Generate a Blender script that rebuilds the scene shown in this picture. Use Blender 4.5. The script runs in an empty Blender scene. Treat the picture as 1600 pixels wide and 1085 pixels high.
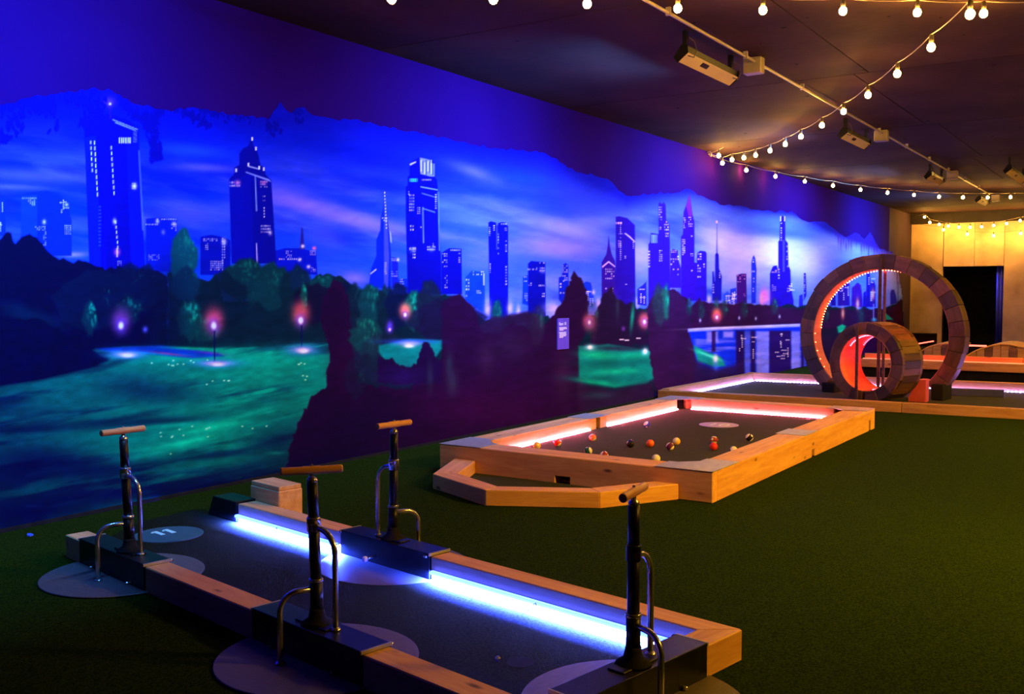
import bpy, bmesh, math, random
import numpy as np
from mathutils import Vector, Matrix
random.seed(7)
rng = np.random.RandomState(11)
S = bpy.context.scene
COL = S.collection
R = math.radians

# ------------------------------------------------------------------ camera, world, exposure
YAW = R(33.327); PITCH = R(3.110)
cam_d = bpy.data.cameras.new('camera'); cam = bpy.data.objects.new('camera', cam_d); COL.objects.link(cam)
cam_d.sensor_width = 36.0; cam_d.lens = 1555.0 / 1600 * 36.0; cam_d.clip_start = 0.05; cam_d.clip_end = 100
cam.location = (0, 0, 1.2)
cam.rotation_euler = (R(90) - PITCH, 0, YAW - R(90))
S.camera = cam
S.view_settings.view_transform = 'Standard'; S.view_settings.look = 'None'
S.view_settings.exposure = 0.0; S.view_settings.gamma = 1.0; S.view_settings.use_curve_mapping = False
W = bpy.data.worlds.new('dark_room'); S.world = W; W.use_nodes = True
W.node_tree.nodes['Background'].inputs[0].default_value = (0.25, 0.2, 0.35, 1)
W.node_tree.nodes['Background'].inputs[1].default_value = 0.004
S.cycles.use_denoising = True
S.cycles.max_bounces = 6; S.cycles.diffuse_bounces = 3; S.cycles.glossy_bounces = 3
S.cycles.sample_clamp_indirect = 4.0
S.cycles.caustics_reflective = False; S.cycles.caustics_refractive = False

WALL_Y = 4.85; FAR_X = 23.73; CEIL = 2.965
# tuning block for the light the room has
FLOOD_COL = (0.08, 0.34, 1.0); FLOOD_W = 105.0
BULB_COL = (1.0, 0.50, 0.07); BULB_E = 430.0
BLUE_COL = (0.030, 0.070, 1.0); BLUE_E = 22000.0
RED_COL = (1.0, 0.11, 0.26); RED_E = 290.0
VIO_COL = (0.28, 0.20, 1.0); VIO_E = 190.0
L_PIG = (0.42, 0.66, 1.12)      # light level the mural was photographed under

def area_light(name, loc, target, sx, sy, col, watts, spread=180):
    d = bpy.data.lights.new(name, 'AREA'); d.shape = 'RECTANGLE'; d.size = sx; d.size_y = sy
    d.color = col; d.energy = watts; d.spread = R(spread)
    o = bpy.data.objects.new(name, d); COL.objects.link(o)
    o.location = loc
    dirv = (Vector(target) - Vector(loc)).normalized()
    z = -dirv; x = Vector((1, 0, 0)); x = (x - z * x.dot(z)).normalized(); y = z.cross(x)
    o.rotation_euler = Matrix((x, y, z)).transposed().to_euler()
    return o
# the wash lights hang under the ceiling in a row and face the painted wall
for fx in (-1.6, 2.6, 6.8, 10.8, 15.1, 19.3):
    area_light('wall_wash_light', (fx, 2.97, 2.78), (fx, WALL_Y, 1.72), 1.3, 0.07, FLOOD_COL, FLOOD_W, 116)

# warm golden lamps over the open floor, right of the frame
for (lx, ly) in ((4.6, -1.9), (8.6, -2.2), (13.5, -2.0)):
    wl_ = area_light('warm_lamp', (lx, ly, 2.8), (lx + .8, .7, 0.0), .35, .35, (1.0, .50, .03), 125.0, 100)
# ------------------------------------------------------------------ materials
MATS = {}
def new_mat(name):
    m = bpy.data.materials.new(name); m.use_nodes = True
    nt = m.node_tree; b = nt.nodes['Principled BSDF']
    MATS[name] = m
    return m, nt, b
def N(nt, t, **k):
    n = nt.nodes.new(t)
    for a, v in k.items(): setattr(n, a, v)
    return n
def noise_mat(name, c1, c2, scale=8, rough=0.6, metal=0.0, bump=0.0, stretch=(1, 1, 1), detail=6, bscale=None, spec=0.5, bdist=0.01, lo=.3, hi=.7):
    m, nt, b = new_mat(name)
    tc = N(nt, 'ShaderNodeTexCoord'); mp = N(nt, 'ShaderNodeMapping'); oi = N(nt, 'ShaderNodeObjectInfo')
    ad = N(nt, 'ShaderNodeVectorMath', operation='ADD'); mu = N(nt, 'ShaderNodeVectorMath', operation='SCALE')
    cx = N(nt, 'ShaderNodeCombineXYZ')
    for i in range(3): nt.links.new(oi.outputs['Random'], cx.inputs[i])
    nt.links.new(cx.outputs[0], mu.inputs[0]); mu.inputs['Scale'].default_value = 37.0
    nt.links.new(tc.outputs['Object'], ad.inputs[0]); nt.links.new(mu.outputs[0], ad.inputs[1])
    nt.links.new(ad.outputs[0], mp.inputs[0]); mp.inputs['Scale'].default_value = stretch
    nz = N(nt, 'ShaderNodeTexNoise'); nz.inputs['Scale'].default_value = scale; nz.inputs['Detail'].default_value = detail
    nt.links.new(mp.outputs[0], nz.inputs['Vector'])
    cr = N(nt, 'ShaderNodeValToRGB'); cr.color_ramp.elements[0].position = lo; cr.color_ramp.elements[1].position = hi
    cr.color_ramp.elements[0].color = (*c1, 1); cr.color_ramp.elements[1].color = (*c2, 1)
    nt.links.new(nz.outputs['Fac'], cr.inputs[0]); nt.links.new(cr.outputs[0], b.inputs['Base Color'])
    b.inputs['Roughness'].default_value = rough; b.inputs['Metallic'].default_value = metal
    b.inputs['Specular IOR Level'].default_value = spec
    if bump:
        n2 = N(nt, 'ShaderNodeTexNoise'); n2.inputs['Scale'].default_value = bscale or scale * 6; n2.inputs['Detail'].default_value = 4
        nt.links.new(mp.outputs[0], n2.inputs['Vector'])
        bp = N(nt, 'ShaderNodeBump'); bp.inputs['Strength'].default_value = bump; bp.inputs['Distance'].default_value = bdist
        nt.links.new(n2.outputs['Fac'], bp.inputs['Height']); nt.links.new(bp.outputs[0], b.inputs['Normal'])
    return m
def wood_mat(name, pale, dark, knot, rough=0.55, tone=0.25, gscale=1.0):
    """pine / reclaimed timber: grain along local X, knots, per-piece tone"""
    m, nt, b = new_mat(name)
    L = nt.links
    tc = N(nt, 'ShaderNodeTexCoord'); oi = N(nt, 'ShaderNodeObjectInfo')
    cx = N(nt, 'ShaderNodeCombineXYZ')
    for i in range(3): L.new(oi.outputs['Random'], cx.inputs[i])
    sc = N(nt, 'ShaderNodeVectorMath', operation='SCALE'); sc.inputs['Scale'].default_value = 23.0
    L.new(cx.outputs[0], sc.inputs[0])
    ad = N(nt, 'ShaderNodeVectorMath', operation='ADD'); L.new(tc.outputs['Object'], ad.inputs[0]); L.new(sc.outputs[0], ad.inputs[1])
    mp = N(nt, 'ShaderNodeMapping'); mp.inputs['Scale'].default_value = (1.3 * gscale, 14 * gscale, 14 * gscale); L.new(ad.outputs[0], mp.inputs[0])
    wn = N(nt, 'ShaderNodeTexNoise'); wn.inputs['Scale'].default_value = 1.6; wn.inputs['Detail'].default_value = 5; wn.inputs['Distortion'].default_value = .8
    L.new(mp.outputs[0], wn.inputs['Vector'])
    fine = N(nt, 'ShaderNodeTexNoise'); fine.inputs['Scale'].default_value = 9; fine.inputs['Detail'].default_value = 3; L.new(mp.outputs[0], fine.inputs['Vector'])
    mx = N(nt, 'ShaderNodeMath', operation='MULTIPLY_ADD'); mx.inputs[1].default_value = .3; L.new(fine.outputs['Fac'], mx.inputs[0])
    s2 = N(nt, 'ShaderNodeMath', operation='MULTIPLY'); s2.inputs[1].default_value = .7; L.new(wn.outputs['Fac'], s2.inputs[0]); L.new(s2.outputs[0], mx.inputs[2])
    cr = N(nt, 'ShaderNodeValToRGB'); cr.color_ramp.elements[0].position = .36; cr.color_ramp.elements[1].position = .62
    cr.color_ramp.elements[0].color = (*dark, 1); cr.color_ramp.elements[1].color = (*pale, 1); L.new(mx.outputs[0], cr.inputs[0])
    # knots
    mk = N(nt, 'ShaderNodeMapping'); mk.inputs['Scale'].default_value = (3.2, 8.5, 8.5); L.new(ad.outputs[0], mk.inputs[0])
    vo = N(nt, 'ShaderNodeTexVoronoi'); vo.inputs['Scale'].default_value = 1.0; L.new(mk.outputs[0], vo.inputs['Vector'])
    kr = N(nt, 'ShaderNodeMapRange'); kr.inputs[1].default_value = .05; kr.inputs[2].default_value = .13; kr.inputs[3].default_value = 1; kr.inputs[4].default_value = 0
    L.new(vo.outputs['Distance'], kr.inputs[0])
    mix = N(nt, 'ShaderNodeMix', data_type='RGBA'); L.new(kr.outputs[0], mix.inputs['Factor']); L.new(cr.outputs[0], mix.inputs['A']); mix.inputs['B'].default_value = (*knot, 1)
    hv = N(nt, 'ShaderNodeHueSaturation'); L.new(mix.outputs['Result'], hv.inputs['Color'])
    vr = N(nt, 'ShaderNodeMapRange'); vr.inputs[3].default_value = 1 - tone; vr.inputs[4].default_value = 1 + tone; L.new(oi.outputs['Random'], vr.inputs[0]); L.new(vr.outputs[0], hv.inputs['Value'])
    L.new(hv.outputs[0], b.inputs['Base Color'])
    bp = N(nt, 'ShaderNodeBump'); bp.inputs['Strength'].default_value = .25; bp.inputs['Distance'].default_value = .004
    L.new(mx.outputs[0], bp.inputs['Height']); L.new(bp.outputs[0], b.inputs['Normal'])
    b.inputs['Roughness'].default_value = rough
    return m
def emit_mat(name, col, strength):
    m, nt, b = new_mat(name)
    b.inputs['Base Color'].default_value = (*[min(1, c) for c in col], 1)
    b.inputs['Emission Color'].default_value = (*col, 1); b.inputs['Emission Strength'].default_value = strength
    nz = N(nt, 'ShaderNodeTexNoise'); nz.inputs['Scale'].default_value = 30
    rr = N(nt, 'ShaderNodeMapRange'); rr.inputs[3].default_value = .25; rr.inputs[4].default_value = .4
    nt.links.new(nz.outputs['Fac'], rr.inputs[0]); nt.links.new(rr.outputs[0], b.inputs['Roughness'])
    return m
PINE = wood_mat('pine', (.76, .40, .165), (.58, .26, .095), (.14, .05, .02), .6, .12)
PINE_D = wood_mat('weathered_pine', (.48, .24, .09), (.32, .14, .05), (.10, .04, .02), .6, .15)
HANDLE = wood_mat('handle_wood', (.80, .38, .13), (.55, .22, .07), (.2, .08, .03), .4, .1)
RECL = wood_mat('reclaimed_timber', (.12, .055, .028), (.045, .018, .010), (.03, .012, .01), .5, .65, .8)
RECL2 = wood_mat('reclaimed_plank', (.15, .058, .032), (.055, .02, .012), (.04, .015, .01), .45, .6, .8)
LINER = wood_mat('plywood_liner', (.52, .17, .12), (.42, .12, .08), (.3, .1, .06), .5, .08)
BLACK = noise_mat('black_powder_coat', (.005, .005, .006), (.010, .010, .012), 40, .33, .0, .1, spec=.22)
BLACKM = noise_mat('matt_black_paint', (.008, .008, .009), (.016, .015, .016), 12, .9, spec=.08)
STEEL = noise_mat('brushed_steel_disc', (.10, .085, .09), (.15, .125, .13), 30, .5, .3, .08, (1, 6, 1))
PLATE = noise_mat('galvanised_plate', (.38, .37, .40), (.50, .49, .52), 25, .45, .5, .06)
CHROME = noise_mat('chrome_tube', (.55, .53, .52), (.68, .66, .65), 20, .22, .9)
TURF = noise_mat('putting_turf', (.006, .014, .0015), (.029, .057, .004), 130, .95, 0, .9, bscale=420, spec=.02, bdist=.007, detail=8, lo=.35, hi=.68)
TURF_FINE = noise_mat('short_turf', (.004, .005, .003), (.022, .025, .009), 90, .92, 0, .9, bscale=300, spec=.02, bdist=.004, detail=8, lo=.35, hi=.68)
TURF_BED = noise_mat('felt_turf', (.028, .032, .012), (.055, .058, .024), 110, .95, 0, .8, bscale=420, spec=.1, bdist=.004, detail=8)
GREYC = noise_mat('grey_conduit', (.40, .34, .30), (.52, .45, .40), 12, .4, .3)
FIXT = noise_mat('cream_enamel', (.62, .52, .34), (.70, .60, .42), 6, .4)
PINKB = noise_mat('painted_block', (.42, .05, .10), (.50, .07, .13), 9, .6)
WIRE = noise_mat('cable_rubber', (.05, .04, .035), (.09, .07, .06), 20, .6)
WIREP = noise_mat('pale_cable', (.34, .25, .17), (.42, .32, .22), 20, .5)
BULB = emit_mat('warm_bulb_glass', BULB_COL, BULB_E)
BLUE_LED = emit_mat('blue_led', BLUE_COL, BLUE_E)
BLUE_LED2 = emit_mat('blue_led_dim', (.01, .04, 1.0), 2600)
FRONT_LED = emit_mat('blue_white_diffuser', (.022, .05, 1.0), 26)
RED_LED = emit_mat('red_led', RED_COL, RED_E * 1.6)
REDD_LED = emit_mat('deep_red_led', (1.0, .02, .04), 80)
ORANGE_LED = emit_mat('orange_led', (1.0, .05, .012), 190)
VIO_LED = emit_mat('violet_led', VIO_COL, VIO_E)
REDFAR_LED = emit_mat('far_red_led', (1.0, .10, .06), 5)
PHOS = noise_mat('cyan_white_paint', (.5, .95, .9), (.6, 1.0, .95), 30, .4)
SIGNM = noise_mat('sign_print', (.06, .035, .42), (.12, .07, .62), 5, .4, stretch=(2, 1, .3))
WHITE = noise_mat('white_print', (.85, .85, .88), (.9, .9, .92), 20, .5)

# ------------------------------------------------------------------ mesh helpers
class MB:
    def __init__(s): s.bm = bmesh.new()
    def box(s, lo, hi):
        v = [s.bm.verts.new((x, y, z)) for z in (lo[2], hi[2]) for x, y in ((lo[0], lo[1]), (hi[0], lo[1]), (hi[0], hi[1]), (lo[0], hi[1]))]
        for f in ((3, 2, 1, 0), (4, 5, 6, 7), (0, 1, 5, 4), (1, 2, 6, 5), (2, 3, 7, 6), (3, 0, 4, 7)): s.bm.faces.new([v[i] for i in f])
        return s
    def prism(s, pts, z0, z1):
        """pts counter-clockwise in XY"""
        a = [s.bm.verts.new((x, y, z0)) for x, y in pts]; b = [s.bm.verts.new((x, y, z1)) for x, y in pts]; n = len(pts)
        s.bm.faces.new(a[::-1]); s.bm.faces.new(b)
        for i in range(n): s.bm.faces.new((a[i], a[(i + 1) % n], b[(i + 1) % n], b[i]))
        return s
    def extr(s, pts, axis, a0, a1):
        """closed outline in the plane normal to axis (0 x: (y,z); 1 y: (x,z)), extruded a0..a1"""
        def P(p, a): return (a, p[0], p[1]) if axis == 0 else (p[0], a, p[1])
        a = [s.bm.verts.new(P(p, a0)) for p in pts]; b = [s.bm.verts.new(P(p, a1)) for p in pts]; n = len(pts)
        s.bm.faces.new(a[::-1]); s.bm.faces.new(b)
        for i in range(n): s.bm.faces.new((a[i], a[(i + 1) % n], b[(i + 1) % n], b[i]))
        return s
    def lathe(s, prof, n=20, c=(0, 0, 0), shear=(0, 0), cap=True):
        rings = []
        for r, z in prof:
            rings.append([s.bm.verts.new((c[0] + r * math.cos(2 * math.pi * i / n) + shear[0] * z, c[1] + r * math.sin(2 * math.pi * i / n) + shear[1] * z, c[2] + z)) for i in range(n)])
        for a, b in zip(rings, rings[1:]):
            for i in range(n): s.bm.faces.new((a[i], a[(i + 1) % n], b[(i + 1) % n], b[i]))
        if cap:
            s.bm.faces.new(rings[0][::-1]); s.bm.faces.new(rings[-1])
        return s
    def tube(s, path, r, n=10):
        path = [Vector(p) for p in path]; rings = []
        up = Vector((0, 0, 1))
        t0 = (path[1] - path[0]).normalized()
        nrm = t0.cross(up)
        if nrm.length < 1e-3: nrm = t0.cross(Vector((1, 0, 0)))
        nrm.normalize()
        for i, p in enumerate(path):
            t = ((path[min(i + 1, len(path) - 1)] - path[max(i - 1, 0)])).normalized()
            nrm = (nrm - t * nrm.dot(t)).normalized(); bn = t.cross(nrm)
            rr = r[i] if isinstance(r, (list, tuple)) else r
            rings.append([s.bm.verts.new(p + (nrm * math.cos(2 * math.pi * k / n) + bn * math.sin(2 * math.pi * k / n)) * rr) for k in range(n)])
        for a, b in zip(rings, rings[1:]):
            for k in range(n): s.bm.faces.new((a[k], b[k], b[(k + 1) % n], a[(k + 1) % n]))
        s.bm.faces.new(rings[0]); s.bm.faces.new(rings[-1][::-1])
        return s
    def sphere(s, c, r, u=16, v=10, sz=1.0):
        bmesh.ops.create_uvsphere(s.bm, u_segments=u, v_segments=v, radius=r, matrix=Matrix.Translation(c) @ Matrix.Diagonal((1, 1, sz, 1)))
        return s
    def quad(s, pts):
        s.bm.faces.new([s.bm.verts.new(p) for p in pts]); return s
    def mesh(s, name, mat, smooth=False):
        bmesh.ops.recalc_face_normals(s.bm, faces=s.bm.faces)
        me = bpy.data.meshes.new(name); s.bm.to_mesh(me); s.bm.free()
        if mat: me.materials.append(mat)
        if smooth:
            for p in me.polygons: p.use_smooth = True
        return me
    def build(s, name, mat, parent=None, smooth=False, loc=(0, 0, 0), rot=(0, 0, 0), bevel=0, seg=1):
        o = bpy.data.objects.new(name, s.mesh(name, mat, smooth)); COL.objects.link(o)
        o.location = loc; o.rotation_euler = rot
        if parent: o.parent = parent
        if bevel:
            b = o.modifiers.new('bevel', 'BEVEL'); b.width = bevel; b.segments = seg; b.limit_method = 'ANGLE'; b.angle_limit = R(40)
        if smooth:
            try:
                o.modifiers.new('wn', 'WEIGHTED_NORMAL'); 
                for e in o.data.edges: pass
                o.data.set_sharp_from_angle(angle=R(40))
            except Exception: pass
        return o
def tag(o, label, cat, group=None, kind=None):
    if label: o['label'] = label
    if cat: o['category'] = cat
    if group: o['group'] = group
    if kind: o['kind'] = kind
    return o
def thing(name, label, cat, loc=(0, 0, 0), rz=0, group=None):
    o = bpy.data.objects.new(name, None); COL.objects.link(o); o.empty_display_size = .05
    o.location = loc; o.rotation_euler = (0, 0, rz)
    return tag(o, label, cat, group)
def struct(o): o['kind'] = 'structure'; return o
def inst(name, me, parent, loc=(0, 0, 0), rot=(0, 0, 0)):
    o = bpy.data.objects.new(name, me); COL.objects.link(o); o.parent = parent; o.location = loc; o.rotation_euler = rot
    return o
def beam(parent, name, p0, p1, w, z0, z1, mat, m0=(0, 0), m1=(0, 0), bevel=.004, label=None):
    """timber from p0 to p1 (centre line, parent XY); m0/m1: extra x at the (-y,+y) corners of each end"""
    p0 = Vector(p0); p1 = Vector(p1); L = (p1 - p0).length; a = math.atan2(p1.y - p0.y, p1.x - p0.x)
    mb = MB().prism([(0 - m0[0], -w / 2), (L + m1[0], -w / 2), (L + m1[1], w / 2), (0 - m0[1], w / 2)], z0, z1)
    o = mb.build(name, mat, parent, loc=(p0.x, p0.y, 0), rot=(0, 0, a), bevel=bevel)
    if label: o['label'] = label
    return o
# ------------------------------------------------------------------ room shell
o = struct(MB().box((-4, -4.5, -.08), (FAR_X + 4, WALL_Y + .1, 0)).build('floor', TURF))
CEILM = noise_mat('ceiling_paint', (.034, .017, .022), (.078, .040, .040), 1.4, .8, 0, .3, bscale=14, spec=.05, lo=.25, hi=.75)
# ceiling boards with recessed joints running across the room
o = struct(MB().box((-4, -4.5, CEIL + .02), (FAR_X + .2, WALL_Y + .1, CEIL + .1)).build('ceiling', BLACKM))
edges = [-4, -1.6, .9, 3.4, 5.6, 8.32, 11.2, 14.2, 17.1, 19.6, 21.7, FAR_X + .1]
for i, (a, b) in enumerate(zip(edges, edges[1:])):
    for (y0, y1) in ((-4.5, -1.2), (-1.2, 2.05 + .12 * (i % 2)), (2.05 + .12 * (i % 2), WALL_Y + .05)):
        pc = MB().box((a + .006, y0 + .004, CEIL), (b - .006, y1 - .004, CEIL + .025)).build('ceiling_board', CEILM, o)
# stains and knocks on the ceiling: small dents of dark filler
dm = MB()
for k in range(46):
    x = random.uniform(5.5, 15); y = random.uniform(.6, 4.4); r = random.uniform(.008, .026)
    dm.lathe([(r, 0), (r * .6, -.003)], 8, (x, y, CEIL + .001), cap=True)
d_ = dm.build('ceiling_blemish', BLACKM, o); d_['kind'] = 'stuff'

WALLP = noise_mat('deep_blue_wall_paint', (.019, .0015, .110), (.024, .002, .130), 1.2, .9, 0, .15, bscale=40, spec=.02)
WALLE = noise_mat('grey_wall_paint', (.055, .032, .056), (.075, .048, .072), 1.5, .8, 0, .2, bscale=30, spec=.05)
o = struct(MB().box((-4, WALL_Y, 0), (21.6, WALL_Y + .12, CEIL)).build('wall_left', WALLP))
MB().box((21.6, WALL_Y, 0), (FAR_X + .12, WALL_Y + .12, CEIL)).build('wall_end_section', WALLE, o)
# the skirting gap where turf meets the wall
struct(MB().box((-4, WALL_Y - .012, 0), (FAR_X, WALL_Y, .02)).build('baseboard_left', BLACKM))

FARP = noise_mat('plaster_wall', (.38, .23, .13), (.76, .53, .32), 1.6, .6, 0, .35, bscale=16, detail=8)
fw = struct(MB().box((FAR_X + .1, -4.5, 0), (FAR_X + .2, 2.955, CEIL)).box((FAR_X + .1, 4.17, 0), (FAR_X + .2, WALL_Y, CEIL)).box((FAR_X + .1, 2.955, 1.79), (FAR_X + .2, 4.17, CEIL)).build('wall_far', BLACKM))
for (y0, y1, z0) in ((4.18, WALL_Y - .002, .30), (3.545, 4.165, 1.785), (2.958, 3.537, 1.785), (2.02, 2.950, 0), (.9, 2.012, 0), (-.3, .892, 0), (-1.6, -.308, 0), (-4.4, -1.608, 0)):
    MB().box((FAR_X, y0, z0), (FAR_X + .1, y1, CEIL)).build('plaster_panel', FARP, fw)
# left foot of the wall stands on a low opening
MB().box((FAR_X, 4.18, 0), (FAR_X + .1, 4.262, .30)).build('plaster_panel', FARP, fw)
# doorway into a dark room
dr = struct(MB().box((FAR_X + 1.6, 2.4, 0), (FAR_X + 1.65, 4.6, 2.2)).box((FAR_X + .2, 4.6, 0), (FAR_X + 1.65, 4.65, 2.2)).box((FAR_X + .2, 2.35, 0), (FAR_X + 1.65, 2.4, 2.2)).box((FAR_X + .2, 2.35, 2.2), (FAR_X + 1.65, 4.65, 2.25)).build('door_1', BLACKM))
cm = MB(); pts = []
for i in range(13): pts.append((2.96 + i * .013, FAR_X + .16 + .03 * math.sin(i * 1.15)))
for i in range(12):
    (y0, x0), (y1, x1) = pts[i], pts[i + 1]
    cm.quad([(x0, y0, .02), (x1, y1, .02), (x1, y1, 1.78), (x0, y0, 1.78)])
CURT = noise_mat('blue_strip_curtain_film', (.02, .03, .5), (.10, .12, .95), 3, .3, stretch=(1, 1, .6))
cu = cm.build('strip_curtain', CURT, None, smooth=True)
so = cu.modifiers.new('thick', 'SOLIDIFY'); so.thickness = .003
tag(cu, 'narrow strip curtain lit blue inside the right edge of the dark doorway', 'curtain')
area_light('doorway_blue_light', (FAR_X + .12, 3.35, 1.75), (FAR_X + .17, 2.98, 1.0), .05, .05, (.01, .03, 1), 1.2, 80)
struct(MB().box((FAR_X - .16, -4.5, 2.735), (FAR_X, WALL_Y, CEIL)).build('trim_1', noise_mat('dark_beam', (.012, .008, .006), (.025, .016, .012), 5, .8)))
struct(MB().box((-4, -4.6, 0), (FAR_X + .1, -4.5, CEIL)).build('wall_right', BLACKM))
struct(MB().box((-4.1, -4.5, 0), (-4, WALL_Y, CEIL)).build('wall_back', BLACKM))

# ------------------------------------------------------------------ the painted mural
SC = 1.5; U0, V0, U1, V1 = -260, -150, 1445, 880
CW, CH = int((U1 - U0) * SC), int((V1 - V0) * SC)
img = np.zeros((CH, CW, 3), np.float32); alpha = np.zeros((CH, CW), np.float32)
uu, vv = np.meshgrid((np.arange(CW) + .5) / SC + U0, (np.arange(CH) + .5) / SC + V0)
uu = uu.astype(np.float32); vv = vv.astype(np.float32)
def c3(c): return np.array(c, np.float32) / 255.0
def vnoise(su, sv, seed, shear=0.0):
    r = np.random.RandomState(seed); g = r.rand(256, 256).astype(np.float32)
    x = uu / su; y = (vv - shear * uu) / sv
    xi = np.floor(x).astype(int); yi = np.floor(y).astype(int); fx = x - xi; fy = y - yi
    fx = fx * fx * (3 - 2 * fx); fy = fy * fy * (3 - 2 * fy)
    a = g[yi % 256, xi % 256]; b = g[yi % 256, (xi + 1) % 256]; c = g[(yi + 1) % 256, xi % 256]; d = g[(yi + 1) % 256, (xi + 1) % 256]
    return (a * (1 - fx) + b * fx) * (1 - fy) + (c * (1 - fx) + d * fx) * fy
def fbm(su, sv, seed, o=4, shear=0.0):
    t = 0; a = .5; n = 0
    for k in range(o): t = t + a * vnoise(su / 2 ** k, sv / 2 ** k, seed + k, shear); n += a; a *= .5
    return t / n
def win(u0, v0, u1, v1):
    a = max(0, int((u0 - U0) * SC)); b = min(CW, int((u1 - U0) * SC) + 1); c = max(0, int((v0 - V0) * SC)); d = min(CH, int((v1 - V0) * SC) + 1)
    return slice(c, max(c, d)), slice(a, max(a, b))
def pmask(pts, soft=.7):
    us = [p[0] for p in pts]; vs = [p[1] for p in pts]
    m = soft + 2
    sl = win(min(us) - m, min(vs) - m, max(us) + m, max(vs) + m); U, V = uu[sl], vv[sl]
    if U.size == 0: return sl, U
    ins = np.zeros(U.shape, bool); dist = np.full(U.shape, 1e9, np.float32)
    n = len(pts)
    for i in range(n):
        x0, y0 = pts[i]; x1, y1 = pts[(i + 1) % n]
        if y0 != y1:
            cnd = ((y0 > V) != (y1 > V)); t = (V - y0) / (y1 - y0); ins ^= cnd & (U < x0 + t * (x1 - x0))
        dx, dy = x1 - x0, y1 - y0; l2 = dx * dx + dy * dy + 1e-6
        t = np.clip(((U - x0) * dx + (V - y0) * dy) / l2, 0, 1)
        dist = np.minimum(dist, (U - x0 - t * dx) ** 2 + (V - y0 - t * dy) ** 2)
    d = np.sqrt(dist); sd = np.where(ins, d, -d)
    return sl, np.clip(.5 + sd / (2 * soft), 0, 1)
def pmask_fast(pts, soft=.7):
    us = [p[0] for p in pts]; vs = [p[1] for p in pts]; m = soft + 2
    sl = win(min(us) - m, min(vs) - m, max(us) + m, max(vs) + m); U, V = uu[sl], vv[sl]
    if U.size == 0: return sl, U
    ins = np.zeros(U.shape, bool); vr = V[:, 0]; ur = U[0]
    for i in range(len(pts)):
        x0, y0 = pts[i]; x1, y1 = pts[(i + 1) % len(pts)]
        if y0 == y1: continue
        rows = np.nonzero((y0 > vr) != (y1 > vr))[0]
        if not len(rows): continue
        xc = x0 + (vr[rows] - y0) / (y1 - y0) * (x1 - x0)
        ins[rows] ^= ur[None, :] < xc[:, None]
    f = ins.astype(np.float32)
    for _ in range(max(1, int(round(soft * SC)))):
        for ax_ in (0, 1):
            g_ = f.copy(); 
            if ax_ == 0: g_[1:-1] = (f[:-2] + f[1:-1] + f[2:]) / 3
            else: g_[:, 1:-1] = (f[:, :-2] + f[:, 1:-1] + f[:, 2:]) / 3
            f = g_
    return sl, f
def over(sl, m, c, a=1.0):
    m = (m * a)[..., None]
    img[sl] = img[sl] * (1 - m) + (c if isinstance(c, np.ndarray) else c3(c)) * m
def poly(pts, c, a=1.0, soft=.7):
    sl, m = (pmask_fast if len(pts) > 24 else pmask)(pts, soft)
    if m.size: over(sl, m, c, a)
def rect(u0, v0, u1, v1, c, a=1.0, soft=.45): 
    sl = win(u0 - 1.5, v0 - 1.5, u1 + 1.5, v1 + 1.5); U, V = uu[sl], vv[sl]
    m = np.clip(.5 + np.minimum(np.minimum(U - u0, u1 - U), np.minimum(V - v0, v1 - V)) / (2 * soft), 0, 1)
    if m.size: over(sl, m, c, a)
def glow(u, v, ru, rv, c, a=1.0, p=2.0, rot=0.0):
    rm = max(ru, rv) * 2.6; sl = win(u - rm, v - rm, u + rm, v + rm); U, V = uu[sl] - u, vv[sl] - v
    if U.size == 0: return
    ca, sa = math.cos(rot), math.sin(rot)
    X = (U * ca + V * sa) / ru; Y = (-U * sa + V * ca) / rv
    over(sl, np.exp(-((X * X + Y * Y) ** (p / 2)) * 1.2), c, a)
def tree(u, v, ru, rv, c, hi=None, n=60, a=.9, seed=0, rag=.35):
    """leafy mass painted with small overlapping dabs"""
    r = random.Random(seed * 131 + int(u * 7 + v))
    poly([(u + ru * math.cos(t) * (1 + rag * (r.random() - .5)), v + rv * math.sin(t) * (1 + rag * (r.random() - .5))) for t in np.linspace(0, 2 * math.pi, 22)[:-1]], c, a, 2.6)
    for k in range(n if hi else 0):
        t = r.random() * 6.28; q = math.sqrt(r.random()) * .92
        x = u + ru * q * math.cos(t); y = v + rv * q * math.sin(t)
        w = max(0, .25 + .6 * (x - u) / ru - .5 * (y - v) / rv)
        glow(x, y, 1.2 + ru * .09 * r.random(), 2 + rv * .09 * r.random(), hi, min(.8, w * r.random() * 1.1), 2)
def streak(u, v, l, w, c, a=.5, rot=0.0): glow(u, v, l, w, c, a, 2, rot)

# --- sky
g = np.clip((vv - 150) / 320, 0, 1)[..., None]
x1 = np.clip((uu - 300) / 900, 0, 1)[..., None]
sky = (c3((0, 8, 205)) * (1 - g) + c3((4, 62, 255)) * g) * (1 - x1) + (c3((14, 30, 225)) * (1 - g) + c3((50, 95, 255)) * g) * x1
img[:] = sky
cl = fbm(150, 26, 5, 5, .12); cl = np.clip((cl - .46) * 3.6, 0, 1)
cl2 = fbm(70, 14, 25, 5, .2); cl2 = np.clip((cl2 - .5) * 3.0, 0, 1)
band = np.clip((vv - (170 + .12 * np.clip(uu, 0, 1500))) / 70, 0, 1)
cm_ = (cl * .55 + cl2 * .3) * band * (.55 + .45 * x1[..., 0])
over((slice(None), slice(None)), np.clip(cm_, 0, 1), c3((105, 110, 255)))
dk = np.clip((fbm(120, 30, 77, 4, .25) - .55) * 4, 0, 1) * .55
over((slice(None), slice(None)), dk, c3((0, 14, 205)))
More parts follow.
